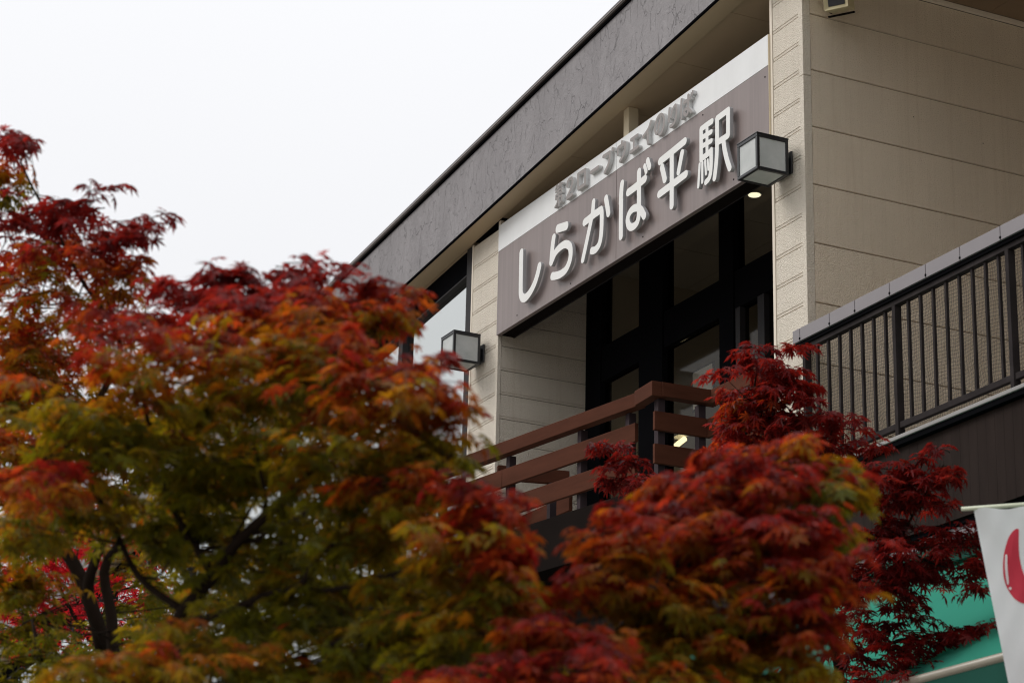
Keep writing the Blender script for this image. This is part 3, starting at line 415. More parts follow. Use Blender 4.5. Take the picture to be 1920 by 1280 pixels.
# room behind the glazing
part(bx(-5.2, -0.46, 4.6, 4.7, 6.4, 9.6), 'interior_wall', M_INT)
part(bx(-5.04, -4.95, 1.02, 4.6, 6.4, 9.6), 'interior_wall', M_INT)
part(bx(-3.2, -3.1, 2.4, 4.6, 6.4, 8.9), 'interior_wall', M_INT)
for i in range(5):
    for j in range(4):
        part(bx(-4.94+i*0.9, -4.94+i*0.9+0.893, 1.03+j*0.9, 1.03+j*0.9+0.893, 9.40, 9.42), 'ceiling_tile', M_INTCEIL)
part(bx(-5.2, -0.46, 0.9, 4.7, 9.45, 9.6), 'ceiling', M_CORE)

# curtain wall left of the pier: reflective panes under a dark sloping header
win = part(rake(X_L, -5.752, 0.02, 0.12, -0.245, -0.002), 'window', M_BLACK)
def subw(mb, name, mat, **k): return sub(mb, name, mat, win, **k)
subw(rake(X_L, -5.752, 0.005, 0.10, -0.262, -0.248), 'header_trim', M_WINFRAME)
subw(bx(-5.750, -5.632, 0.0, 0.12, 6.2, 9.70), 'frame_post', M_WINFRAME, bevel=0.004)
xm = -5.752
while xm > X_L+1:
    xa = xm-1.44
    mb = MB(); mb.hexa([(xa, .06, 6.36), (xm, .06, 6.36), (xm, .068, 6.36), (xa, .068, 6.36), (xa, .06, ZS(xa)-.263), (xm, .06, ZS(xm)-.263), (xm, .068, ZS(xm)-.263), (xa, .068, ZS(xa)-.263)])
    subw(mb, 'pane', M_MIRRORGLASS)
    mb = MB(); mb.hexa([(xa-.1, .0, 6.3), (xa-.002, .0, 6.3), (xa-.002, .12, 6.3), (xa-.1, .12, 6.3), (xa-.1, .0, ZS(xa-.1)-.264), (xa-.002, .0, ZS(xa)-.264), (xa-.002, .12, ZS(xa)-.264), (xa-.1, .12, ZS(xa-.1)-.264)])
    subw(mb, 'mullion', M_WINFRAME); xm = xa-.1
subw(bx(X_L, -5.752, 0.0, 0.12, 6.30, 6.358), 'sill', M_WINFRAME)
part(bx(X_L, -5.7, 3.0, 3.1, 6.3, 8.0), 'interior_wall', M_CORE)
# balcony slab and added bounce sheet, terrace slab and curb
K = Vector((-1.991, -0.229, 0)); DL = Vector((-0.9873, -0.1587, 0)); NRM = Vector((0.1587, -0.9873, 0))
Lp = K + DL*4.6
mb = MB()
base = [(Lp.x-.05, Lp.y-.06), (K.x, K.y-.06), (-1.66, -0.33), (-1.64, 0.19), (-0.45, 0.2), (-0.45, 0.95), (-5.03, 0.95), (-5.03, 0.03), (Lp.x-.05, 0.015)]
n = len(base); mb.add([(x, y, 6.02) for x, y in base]+[(x, y, 6.44) for x, y in base], [tuple(range(n))[::-1], tuple(range(n, 2*n))]+[(i, (i+1) % n, n+(i+1) % n, n+i) for i in range(n)])
part(mb, 'balcony_slab', M_DARKMETAL, bevel=0.004)
mb = MB(); q = [(Lp.x, Lp.y), (K.x, K.y), (-1.70, -0.28), (-1.68, 0.23), (-0.47, 0.24), (-0.47, 0.9), (-5.0, 0.9), (-5.0, 0.04), (Lp.x, 0.0)]
n = len(q); mb.add([(x, y, 6.4445) for x, y in q]+[(x, y, 6.455) for x, y in q], [tuple(range(n))[::-1], tuple(range(n, 2*n))]+[(i, (i+1) % n, n+(i+1) % n, n+i) for i in range(n)])
part(mb, 'balcony_bounce_sheet', M_CONC)  # unseen pale sheet added to bounce light up into the recess
part(bx(-0.02, X_R, -0.1, 5.2, 5.985, 6.038), 'terrace_floor', M_CONC)
part(bx(-0.44, X_R, -0.172, 0.0, 6.048, 6.074), 'curb_trim', M_CURB, bevel=0.005)
part(bx(-0.44, X_R, -0.160, 0.0, 6.012, 6.046), 'curb_trim', M_BLACK)  # black strip in place of the shadow line under the curb
x = -0.44; i = 0
while x < X_R:                                             # vertical cladding boards of the terrace band
    mb = MB(); w_ = 0.0885; d = 0.001*(R.random())
    mb.hexa([(x+.0008, -.121-d, 5.408), (x+w_-.0008, -.121-d, 5.408), (x+w_, .0, 5.408), (x, .0, 5.408), (x+.0008, -.121-d, 6.008), (x+w_-.0008, -.121-d, 6.008), (x+w_, .0, 6.008), (x, .0, 6.008)])
    mb.build('cladding_board', M_CLAD, ST); x += w_; i += 1
part(bx(-0.44, X_R, -0.10, 0.0, 5.376, 5.404), 'base_trim', M_BLACK)
part(bx(-0.44, X_R, -0.08, 0.0, 5.26, 5.372), 'base_trim', M_CAPGREY)
part(bx(-0.44, X_R, 0.3, 0.4, 0.0, 5.3), 'shop_wall', M_AWNDARK)

# ------------------------------------------------------------------ sign
SG = thing('station_sign', (-5.035, -0.02, 8.63), 'wide two tone sign board with raised white Japanese station name', 'sign')
sx0, sx1, sm = -5.034, -0.443, -2.802
for a, b in ((sx0, sm-.0028), (sm+.0028, sx1)):
    bx(a, b, -0.020, 0.02, 8.632, 9.4385).build('brown_panel', M_SIGNBROWN, SG, bevel=0.0015, seg=1)
    bx(a, b, -0.022, 0.02, 9.4395, 9.695).build('white_panel', M_SIGNWHITE, SG, bevel=0.0015, seg=1)
bx(sx0, sx1, 0.022, 0.15, 8.640, 9.69).build('sign_box', M_DARKMETAL, SG)
bx(sx0, sx1, 0.152, 0.16, 8.634, 8.648).build('edge_trim', M_WINFRAME, SG)
for fx, fz in ((-4.62, 8.70), (-0.49, 9.36), (-2.35, 8.69), (-3.6, 8.68), (-1.4, 9.40), (-0.95, 8.69)):
    mb = MB(); mb.tube([(fx, -.0225, fz), (fx, -.019, fz)], .007, 8); mb.build('screw', M_BLACK, SG)
bx(sx1+.001, sx1+.004, -0.02, 0.02, 8.632, 9.695).build('edge_trim', M_POSTB, SG)

def stroke_shape(name, strokes, cell, extrude, mats, parent, y_front, round_r=0.0):
    """Union of round-ended strokes: distance field -> outlines -> extruded solid (front face at y_front)."""
    P = np.array([p for r, s in strokes for p in s]); rm = max(r for r, s in strokes)
    lo = P.min(0)-rm-3*cell; hi = P.max(0)+rm+3*cell
    nx, ny = int((hi[0]-lo[0])/cell)+2, int((hi[1]-lo[1])/cell)+2
    gx = lo[0]+np.arange(nx)*cell; gy_ = lo[1]+np.arange(ny)*cell
    X, Y = np.meshgrid(gx, gy_, indexing='ij'); D = np.full(X.shape, 1e9)
    for r, s in strokes:
        q = smooth_line(s) if len(s) > 2 else s
        for (ax, ay), (bx_, by) in zip(q[:-1], q[1:]):
            dx, dy = bx_-ax, by-ay; L2 = dx*dx+dy*dy+1e-12
            t = np.clip(((X-ax)*dx+(Y-ay)*dy)/L2, 0, 1)
            D = np.minimum(D, np.hypot(X-ax-t*dx, Y-ay-t*dy)-r)
    segs = {}
    def ip(i0, j0, i1, j1):
        a, b = D[i0, j0], D[i1, j1]; t = a/(a-b)
        return (gx[i0]+(gx[i1]-gx[i0])*t, gy_[j0]+(gy_[j1]-gy_[j0])*t)
    nxt = {}; pos = {}
    ins = D < 0
    act = np.argwhere((ins[:-1, :-1].astype(int)+ins[1:, :-1]+ins[:-1, 1:]+ins[1:, 1:]) % 4 != 0)
    for i, j in act:
        c = [(i, j), (i+1, j), (i+1, j+1), (i, j+1)]; s_ = [ins[a] for a in c]
        es = []
        for k in range(4):
            a, b = c[k], c[(k+1) % 4]
            if s_[k] != s_[(k+1) % 4]:
                key = (min(a, b), max(a, b)); pos[key] = ip(*key[0], *key[1]); es.append((key, s_[k]))
        outs = [e for e, f in es if f]; inn = [e for e, f in es if not f]    # leaving / entering the shape, ccw
        if len(outs) == 1: nxt[outs[0]] = inn[0]
        else:
            nxt[outs[0]] = inn[0] if es[0][1] is False else inn[1]; nxt[outs[1]] = [e for e in inn if e != nxt[outs[0]]][0]
    loops = []; todo = set(nxt)
    while todo:
        st = todo.pop(); lp = [st]; cur = nxt[st]
        while cur != st and cur in todo: todo.discard(cur); lp.append(cur); cur = nxt[cur]
        pts = [pos[k] for k in lp]
        if len(pts) > 6: loops.append(simplify(pts, cell*0.12))
    cu = bpy.data.curves.new(name, 'CURVE'); cu.dimensions = '2D'; cu.fill_mode = 'BOTH'; cu.extrude = extrude/2-0.001; cu.bevel_depth = 0.001; cu.bevel_resolution = 1; cu.offset = -0.001
    for lp in loops:
        sp = cu.splines.new('POLY'); sp.points.add(len(lp)-1)
        for p, q in zip(sp.points, lp): p.co = (q[0], q[1], 0, 1)
        sp.use_cyclic_u = True
    tmp = bpy.data.objects.new(name+'_tmp', cu); COL.objects.link(tmp)
    bpy.context.view_layer.update(); dg = bpy.context.evaluated_depsgraph_get()
    me = bpy.data.meshes.new_from_object(tmp.evaluated_get(dg)); me.name = name
    bpy.data.objects.remove(tmp); bpy.data.curves.remove(cu)
    n = len(me.vertices); co = np.empty(n*3); me.vertices.foreach_get('co', co); co = co.reshape(-1, 3)
    w = np.stack([co[:, 0], y_front+extrude/2-co[:, 2]+0.0, co[:, 1]], 1)       # local: x along sign, y depth, z up
    me.vertices.foreach_set('co', w.ravel()); me.update(); me.materials.clear()
    o = link(name, me, mats, parent); return o
def smooth_line(s, k=5):
    s = [np.array(p, float) for p in s]; e = [2*s[0]-s[1]]+s+[2*s[-1]-s[-2]]; o = []
    for i in range(1, len(e)-2):
        p0, p1, p2, p3 = e[i-1:i+3]
        for j in range(k):
            t = j/k; o.append(tuple(0.5*(2*p1+(p2-p0)*t+(2*p0-5*p1+4*p2-p3)*t*t+(3*p1-p0-3*p2+p3)*t**3)))
    o.append(tuple(s[-1])); return o
def simplify(p, tol):
    p = np.array(p); n = len(p); keep_ = np.zeros(n, bool); h = n//2; keep_[[0, h]] = True
    st = [(0, h), (h, n)]
    while st:
        a, b = st.pop()
        if b-a < 2: continue
        q = p[a+1:b]; A = p[a]; B = p[b % n]; d = B-A; L = np.hypot(*d)+1e-12
        dist = np.abs((q[:, 0]-A[0])*d[1]-(q[:, 1]-A[1])*d[0])/L; k = int(dist.argmax())
        if dist[k] > tol: m = a+1+k; keep_[m] = True; st += [(a, m), (m, b)]
    return [tuple(x) for x in p[keep_]]
for s in BIG:
    o = stroke_shape('raised_letter', s, 0.0045, 0.032, [M_LETTERWHITE, M_LETTERSHADE], SG, -0.062)
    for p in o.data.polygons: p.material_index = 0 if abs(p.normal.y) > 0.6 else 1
for s in SMALL:
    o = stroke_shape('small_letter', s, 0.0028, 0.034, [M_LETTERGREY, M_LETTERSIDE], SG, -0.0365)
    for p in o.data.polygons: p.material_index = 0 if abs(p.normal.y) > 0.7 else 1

# ------------------------------------------------------------------ wall lamps: glass cubes in black frames
def lamp(x, label):
    x0, x1, y0, y1, z0, z1 = x, x+0.275, -0.34, -0.068, 8.412, 8.692
    L = thing('wall_lamp', ((x0+x1)/2, 0, (z0+z1)/2), label, 'lamp', 'glass cube lamps on the station front')
    t = 0.024; mb = MB()
    for a in (x0, x1-t):
        for b in (y0, y1-t): mb.box(a, a+t, b, b+t, z0+t+.0005, z1-t-.0005)
    for c_ in (z0, z1-t):
        for b in (y0, y1-t): mb.box(x0, x1, b, b+t, c_, c_+t)
        for a in (x0, x1-t): mb.box(a, a+t, y0+t+.0005, y1-t-.0005, c_, c_+t)
    mb.build('frame', M_LAMPFRAME, L, bevel=0.004)
    e = 0.008
    bx(x0+e, x0+e+.004, y0+t, y1-t, z0+t, z1-t).build('pane', M_FROST, L); bx(x1-e-.004, x1-e, y0+t, y1-t, z0+t, z1-t).build('pane', M_FROST, L)
    bx(x0+t, x1-t, y0+e, y0+e+.004, z0+t, z1-t).build('pane', M_FROST, L); bx(x0+t, x1-t, y1-e-.004, y1-e, z0+t, z1-t).build('pane', M_FROST, L)
    bx(x0+t, x1-t, y0+t, y1-t, z0+e, z0+e+.004).build('pane', M_FROST, L)
    bx(x0-.002, x1+.002, y0-.002, y1+.002, z1+.0008, z1+.010).build('lid', M_LAMPFRAME, L, bevel=0.003)
    cx = (x0+x1)/2
    bx(cx-.05, cx+.05, -0.066, -0.022, 8.50, 8.60).build('arm', M_LAMPFRAME, L, bevel=0.004)
    bx(cx-.105, cx+.098, -0.020, -0.006, 8.455, 8.63).build('bracket', M_LAMPFRAME, L, bevel=0.004)
    mb = MB(); mb.tube([(cx, (y0+y1)/2, z0+.06), (cx, (y0+y1)/2, z0+.10), (cx, (y0+y1)/2, z0+.17)], [.022, .034, .018], 10); mb.build('bulb', M_PAPER, L, smooth=True)
lamp(-0.386, 'black framed frosted glass cube lamp right of the station name')
lamp(-5.535, 'black framed frosted glass cube lamp left of the sign, half behind leaves')

# loudspeaker under the eave
SP = thing('loudspeaker', (0.0, 0.35, 9.9), 'cream box loudspeaker high on the beige side wall', 'speaker')
def rotbox(cx, cy, cz, sx, sy, sz, az, ax, inner=False):
    Mx = Matrix.Translation((cx, cy, cz)) @ Matrix.Rotation(az, 4, 'Z') @ Matrix.Rotation(ax, 4, 'X'); return Mx
Mx = rotbox(0.17, 0.22, 9.775, 0, 0, 0, math.radians(35), math.radians(12))
def tbox(x0, x1, y0, y1, z0, z1):
    mb = MB(); mb.hexa([Mx @ Vector(p) for p in ((x0, y0, z0), (x1, y0, z0), (x1, y1, z0), (x0, y1, z0), (x0, y0, z1), (x1, y0, z1), (x1, y1, z1), (x0, y1, z1))]); return mb
mb = MB()
A0 = [(-.095, -.10, -.09), (.095, -.10, -.09), (.095, -.10, .09), (-.095, -.10, .09)]; A1 = [(-.065, -.075, -.06), (.065, -.075, -.06), (.065, -.075, .06), (-.065, -.075, .06)]
A2_ = [(-.085, .08, -.075), (.085, .08, -.075), (.085, .08, .075), (-.085, .08, .075)]
mb.add([Mx @ Vector(p) for p in A0+A1+A2_], [(0, 1, 5, 4), (1, 2, 6, 5), (2, 3, 7, 6), (3, 0, 4, 7), (1, 0, 8, 9), (2, 1, 9, 10), (3, 2, 10, 11), (0, 3, 11, 8), (8, 11, 10, 9), (4, 5, 6, 7)])
mb.build('housing', M_SPEAKER, SP, bevel=0.006)
tbox(-.064, .064, -.082, -.077, -.059, .059).build('grille', M_GRILLE, SP)
mb = tbox(-.10, .105, -.01, .015, -.118, -.108); mb.build('bracket', M_DARKMETAL, SP)
mb = MB(); mb.box(0.004, 0.16, 0.24, 0.26, 9.74, 9.76); mb.build('bracket', M_DARKMETAL, SP)

# ------------------------------------------------------------------ balcony railing
BR = thing('balcony_railing', (K.x, K.y, 6.44), 'brown boarded balcony railing with a mitred corner below the sign', 'railing')
def P3(v, z): return (v.x, v.y, z)
V = lambda x, y: Vector((x, y, 0))
K2, K3, K4 = V(-1.707, -0.262), V(-1.688, 0.228), V(-0.45, 0.238)
def board(a, b, zt, h, w_, name): mb = MB(); mb.bar(P3(a, zt), P3(b, zt), w_, h); return mb.build(name, M_RAILBROWN, BR, bevel=0.004)
Kh = K + DL*0.003
board(Lp, Kh, 7.232, 0.112, 0.085, 'handrail')
board(K+V(0.002, -0.022), K2+V(.03, -.01), 7.236, 0.118, 0.085, 'handrail')
board(K2+V(0, .034), K3+V(0, .03), 7.234, 0.114, 0.085, 'handrail'); board(K3+V(.045, 0), K4, 7.232, 0.112, 0.085, 'handrail')
for zt, h in ((7.003, 0.150), (6.745, 0.155)):
    jm = K + DL*1.83
    board(Lp, jm+DL*.004, zt, h, 0.034, 'rail_board'); board(jm, K+DL*.06, zt, h, 0.034, 'rail_board')
    board(K2+V(0, -.02), K3+V(0, -.06), zt, h, 0.034, 'rail_board'); board(K3+V(-.012, -.04), K4, zt, h, 0.034, 'rail_board')
    board(K+V(.03, -.0), K2+V(-.025, 0), zt-.01, h-.01, 0.02, 'rail_board') if False else None
def post(p, z0=6.44, z1=7.118, s=0.062):
    bx(p.x-s/2, p.x+s/2, p.y-s/2, p.y+s/2, z0, z1).build('post', M_RAILPOST, BR, bevel=0.003)
for t_ in (0.20, 0.82, 1.80, 2.8, 3.8): post(K+DL*t_-NRM*0.052)
post(K2+V(-.05, .06)); post(K3+V(-.05, -.08)); post(K3+V(.25, .055)); post(K3+V(.8, .055))
# short inner return rail of the balcony
q0, q1 = V(-4.25, -0.36), V(-4.10, 0.25)
board(q0, q1, 7.17, 0.12, 0.06, 'handrail'); post(V(-4.12, 0.1), 6.44, 7.05); board(V(-5.0, .27), V(-4.13, .29), 6.98, .14, .034, 'rail_board')

# ------------------------------------------------------------------ terrace railing
TR = thing('terrace_railing', (0.07, -0.06, 6.05), 'dark metal terrace railing with grey cap and black netting', 'railing')
js = [-0.03, 0.064, 0.436, 0.745, 1.152, 1.557, 1.926, 2.343, 2.75, 3.16, 3.57]
for a, b in zip(js[:-1], js[1:]):
    bx(a+.003, b-.003, -0.115, -0.005, 7.080, 7.175).build('cap_rail', M_CAPGREY, TR, bevel=0.003)
    mb = MB(); mb.tube([(b, -.118, 7.098), (b, -.110, 7.098)], .009, 8); mb.build('cap_bolt', M_BLACK, TR)
bx(-0.02, 3.57, -0.100, -0.02, 7.052, 7.079).build('top_channel', M_BLACK, TR)  # black bar drawn for the shadow beneath the cap rail
bx(-0.02, 3.57, -0.085, -0.035, 7.016, 7.051).build('top_channel', M_RAILDARK, TR, bevel=0.002)
for xp in (0.07, 1.15, 2.36, 3.5):
    bx(xp-.018, xp+.018, -.088, -.034, 6.074, 7.015).build('post', M_RAILDARK, TR, bevel=0.003)
    if xp < 3: bx(xp+.019, (1.15 if xp < 1 else 2.36 if xp < 2 else 3.5)-.019, -.078, -.042, 6.163, 6.205).build('bottom_rail', M_RAILDARK, TR, bevel=0.004)
for xb in (0.205, 0.341, 0.478, 0.613, 0.749, 0.886, 1.023, 1.284, 1.42, 1.56, 1.70, 1.84, 1.978, 2.115, 2.248, 2.49, 2.625, 2.76, 2.895, 3.03, 3.165, 3.3):
    tl = R.uniform(-.004, .004); mb = MB(); s = .0098
    mb.hexa([(xb-s+tl, -.070, 6.206), (xb+s+tl, -.070, 6.206), (xb+s+tl, -.050, 6.206), (xb-s+tl, -.050, 6.206), (xb-s, -.070, 7.015), (xb+s, -.070, 7.015), (xb+s, -.050, 7.015), (xb-s, -.050, 7.015)])
    mb.build('baluster', M_RAILDARK, TR)
# netting: individual cords, slack and a little uneven
mb = MB()
def netp(x, z): return Vector((x+.010*math.sin(z*9+x*5)+.006*math.sin(x*31+z*3), -.018+.012*math.sin(x*11+z*6)+.006*math.sin(z*23+x*17), z+.008*math.sin(x*13)+.004*math.sin(x*41+z*7)))
def cord(pts, wv):
    k = len(mb.v)
    for p in pts: mb.v += [tuple(p-wv), tuple(p+wv)]
    for i in range(len(pts)-1): mb.f.append([k+2*i, k+2*i+1, k+2*i+3, k+2*i+2]); mb.mi.append(0)
for i in range(142):
    x = 0.05+i*.025; cord([netp(x, 6.085+j*.06) for j in range(17)], Vector((.0012, 0, 0)))
for j in range(38):
    z = 6.085+j*.025; cord([netp(.05+i*.07, z) for i in range(51)], Vector((0, 0, .0012)))
me = mb.mesh('net'); o = keep(link('net', me, M_NET, TR)); o['kind'] = 'stuff'

# ------------------------------------------------------------------ lights and notice behind the glazing
t_ = thing('downlight', (-3.0, 1.6, 9.39), 'lit round downlight in the ceiling beside the cube lamp', 'light')
mb = MB(); mb.tube([(0, 0, 0.0), (0, 0, -.012)], .062, 20); mb.build('trim_ring', M_PAPER, t_, smooth=False)
mb = MB(); mb.tube([(0, 0, -.0125), (0, 0, -.018)], .052, 20); mb.build('lens', M_DOWN, t_)
t_.location = (-2.585, 1.20, 9.397)
for ch in t_.children: ch.location = (0, 0, 0)
t_ = thing('tube_light', (-7.0, 3.0, 8.6), 'small lit warm tube light seen through the balcony rails', 'light')
t_.location = (0, 0, 0)
mb = MB(); mb.tube([(-4.690, 1.64, 7.742), (-4.533, 1.66, 7.786)], .026, 10); mb.build('tube', M_TUBE, t_)
bx(-4.700, -4.523, 1.60, 1.70, 7.821, 7.846).build('reflector', M_PAPER, t_)
t_ = thing('notice', (0, 0, 0), 'pale blank notice sheet behind the dark glass above the balcony corner', 'notice')
bx(-3.265, -2.945, 0.99, 0.994, 7.62, 7.945).build('sheet', M_PAPER, t_)
bx(-3.285, -2.925, 0.996, 1.004, 7.6, 7.965).build('backing', M_WINFRAME, t_)

# ------------------------------------------------------------------ awning
AW = thing('shop_awning', (0, -0.08, 5.2), 'teal canvas shop awning seen from below through red leaves', 'awning')
mb = MB(); nx_, ny_ = 40, 8; xa, xb_ = -1.5, 6.2
for j in range(ny_+1):
    for i in range(nx_+1):
        u, v_ = i/nx_, j/ny_; x = xa+(xb_-xa)*u
        mb.v.append((x, -0.12-1.23*v_, 5.12-1.03*v_-.03*math.sin(math.pi*v_)-.006*math.sin(x*9)*v_))
for j in range(ny_):
    for i in range(nx_):
        k = j*(nx_+1)+i; mb.f.append([k, k+1, k+nx_+2, k+nx_+1]); mb.mi.append(0)
keep(link('canopy', mb.mesh('canopy', True), M_AWNING, AW))
mb = MB(); mb.tube([(xa, -1.36, 4.075), (xb_, -1.36, 4.075)], .026, 10); mb.build('front_pipe', M_PIPE, AW, smooth=True)
mb = MB()
for i in range(60):
    x = xa+(xb_-xa)*i/59; mb.v += [(x, -1.37, 4.05), (x, -1.365-.01*math.sin(i), 3.80+.02*math.sin(i*1.7))]
for i in range(59): mb.f.append([2*i, 2*i+2, 2*i+3, 2*i+1]); mb.mi.append(0)
keep(link('valance', mb.mesh('valance', True), M_AWNDARK, AW))
bx(xa, xb_, -0.20, -0.085, 5.20, 5.255).build('cassette', M_AWNDARK, AW, bevel=0.006)
bx(xa, xb_, -0.16, -0.085, 5.13, 5.198).build('cassette', M_AWNDARK, AW, bevel=0.006)
for x in (0.3, 2.6, 5.4):
    mb = MB(); mb.tube([(x, -.1, 4.35), (x, -1.34, 4.08)], .015, 6); mb.build('arm', M_PIPE, AW)

# ------------------------------------------------------------------ banner
BN = thing('banner', (4.6, -2.1, 4.5), 'white cloth banner with a red curved mark hanging from a pale pole', 'banner')
BU = Vector((0.60, 0.80, 0.0)).normalized(); BO = Vector((4.33, -1.93, 4.655)); BNn = Vector((BU.y, -BU.x, 0))
def bpt(u, v_, off=0.0):
    sway = 0.17*(max(-v_, 0))
    p = BO + BU*(u) + RIGHTH*(sway*0.92) + Vector((0, 0, v_)) + BNn*(.014*math.sin(u*9+v_*2.2)+.01*math.sin(v_*7+u*3)+.005*math.sin(u*34+v_*19)*math.exp(v_*2.5)+.003*math.sin(u*55-v_*30)+off)
    return p
RIGHTH = Vector((_cy, -_sy, 0))
mb = MB(); nu, nv = 24, 40
for j in range(nv+1):
    for i in range(nu+1):
        u, v_ = .60*i/nu, -1.5*j/nv
        mb.v.append(tuple(bpt(u, v_ + (0.006*math.sin(u*30) if j == 0 else 0))))
for j in range(nv):
    for i in range(nu): k = j*(nu+1)+i; mb.f.append([k, k+1, k+nu+2, k+nu+1]); mb.mi.append(0)
keep(link('cloth', mb.mesh('cloth', True), M_BANNER, BN))
mb = MB(); mb.tube([BO-BU*.06+Vector((0, 0, .004)), BO+BU*.3+Vector((0, 0, .022)), BO+BU*.75+Vector((0, 0, .05))], .011, 8); mb.build('pole', M_POLE, BN, smooth=True)
def print_on(pts, name, mat, off):   # flat print that follows the cloth
    bm = bmesh.new(); vs = [bm.verts.new((p[0], p[1], 0)) for p in pts[:-1]]; f = bm.faces.new(vs); bmesh.ops.triangulate(bm, faces=[f])
    bmesh.ops.subdivide_edges(bm, edges=bm.edges[:], cuts=1); 
    for v in bm.verts: v.co = bpt(v.co.x, v.co.y, off)
    me = bpy.data.meshes.new(name); bm.to_mesh(me); bm.free(); keep(link(name, me, mat, BN))
PR = [smooth_line(s, 6) for s in PRINT]
print_on(PR[0], 'red_mark', M_PRINTRED, .003); print_on(PR[1], 'white_highlight', M_PRINTWHITE, .006); print_on(PR[2], 'white_highlight', M_PRINTWHITE, .006)

# ------------------------------------------------------------------ maples
rng = np.random.default_rng(3)
def leaf_shape(droop, fold, seed):
    r = random.Random(seed); V_ = [(0, 0, 0)]; F_ = []
    angs = [-128, -84, -41, 0, 41, 84, 128]; lens = [.42, .74, .93, 1.0, .93, .74, .42]
    ring = []
    for k, (a, l) in enumerate(zip(angs, lens)):
        a += r.uniform(-5, 5); l *= r.uniform(.93, 1.05); a_ = math.radians(a); d = (math.cos(a_), math.sin(a_)); nn = (-d[1], d[0]); hw = .098*l+.012
        def pt(u, s, up): 
            x, y = d[0]*l*u+nn[0]*s, d[1]*l*u+nn[1]*s; rr = x*x+y*y
            return (x, y, up-droop*rr)
        if k > 0:
            m = math.radians((angs[k-1]+angs[k])/2); rad = .20; ring.append((math.cos(m)*rad, math.sin(m)*rad, -.01))
        ring += [pt(.52, -hw, fold), pt(1.0, 0, -.05), pt(.52, hw, fold)]
    V_ += ring; n = len(ring)
    F_ = [(0, i, i+1) for i in range(1, n)]
    V_ += [(-.02, .018, 0), (-.02, -.018, 0), (-.55, .0, -.06)]; F_.append((n+1, n+3, n+2))
    return np.array(V_, float), F_
SHAPES = [leaf_shape(.18, .05, 1), leaf_shape(.34, .07, 2), leaf_shape(.5, .03, 3), leaf_shape(.1, -.03, 4)]
PAL_H = np.array([0.0, .22, .42, .6, .8, .9, 1.0])
PAL = np.array([(.108, .120, .006), (.185, .152, .008), (.255, .112, .008), (.275, .050, .009), (.235, .021, .015), (.205, .013, .015), (.100, .007, .009)])
def pal(h): return np.stack([np.interp(h, PAL_H, PAL[:, k]) for k in range(3)], -1)
LEAFCACHE = {}
def leaf_mesh(si, hi, crimson):
    key = (si, hi, crimson)
    if key not in LEAFCACHE:
        v, f = SHAPES[si]; me = bpy.data.meshes.new('leaf'); me.from_pydata([tuple(x) for x in v], [], f); me.update()
        col = pal(np.array([hi/14.0]))[0] if not crimson else np.array((.42, .012, .035))
        a = me.attributes.new('leaf_color', 'FLOAT_COLOR', 'FACE'); a.data.foreach_set('color', np.tile(np.append(col, 1), len(f)).astype(np.float32))
        me.materials.append(M_LEAF); LEAFCACHE[key] = me
    return LEAFCACHE[key]
CAMN = np.array(CAM_POS)
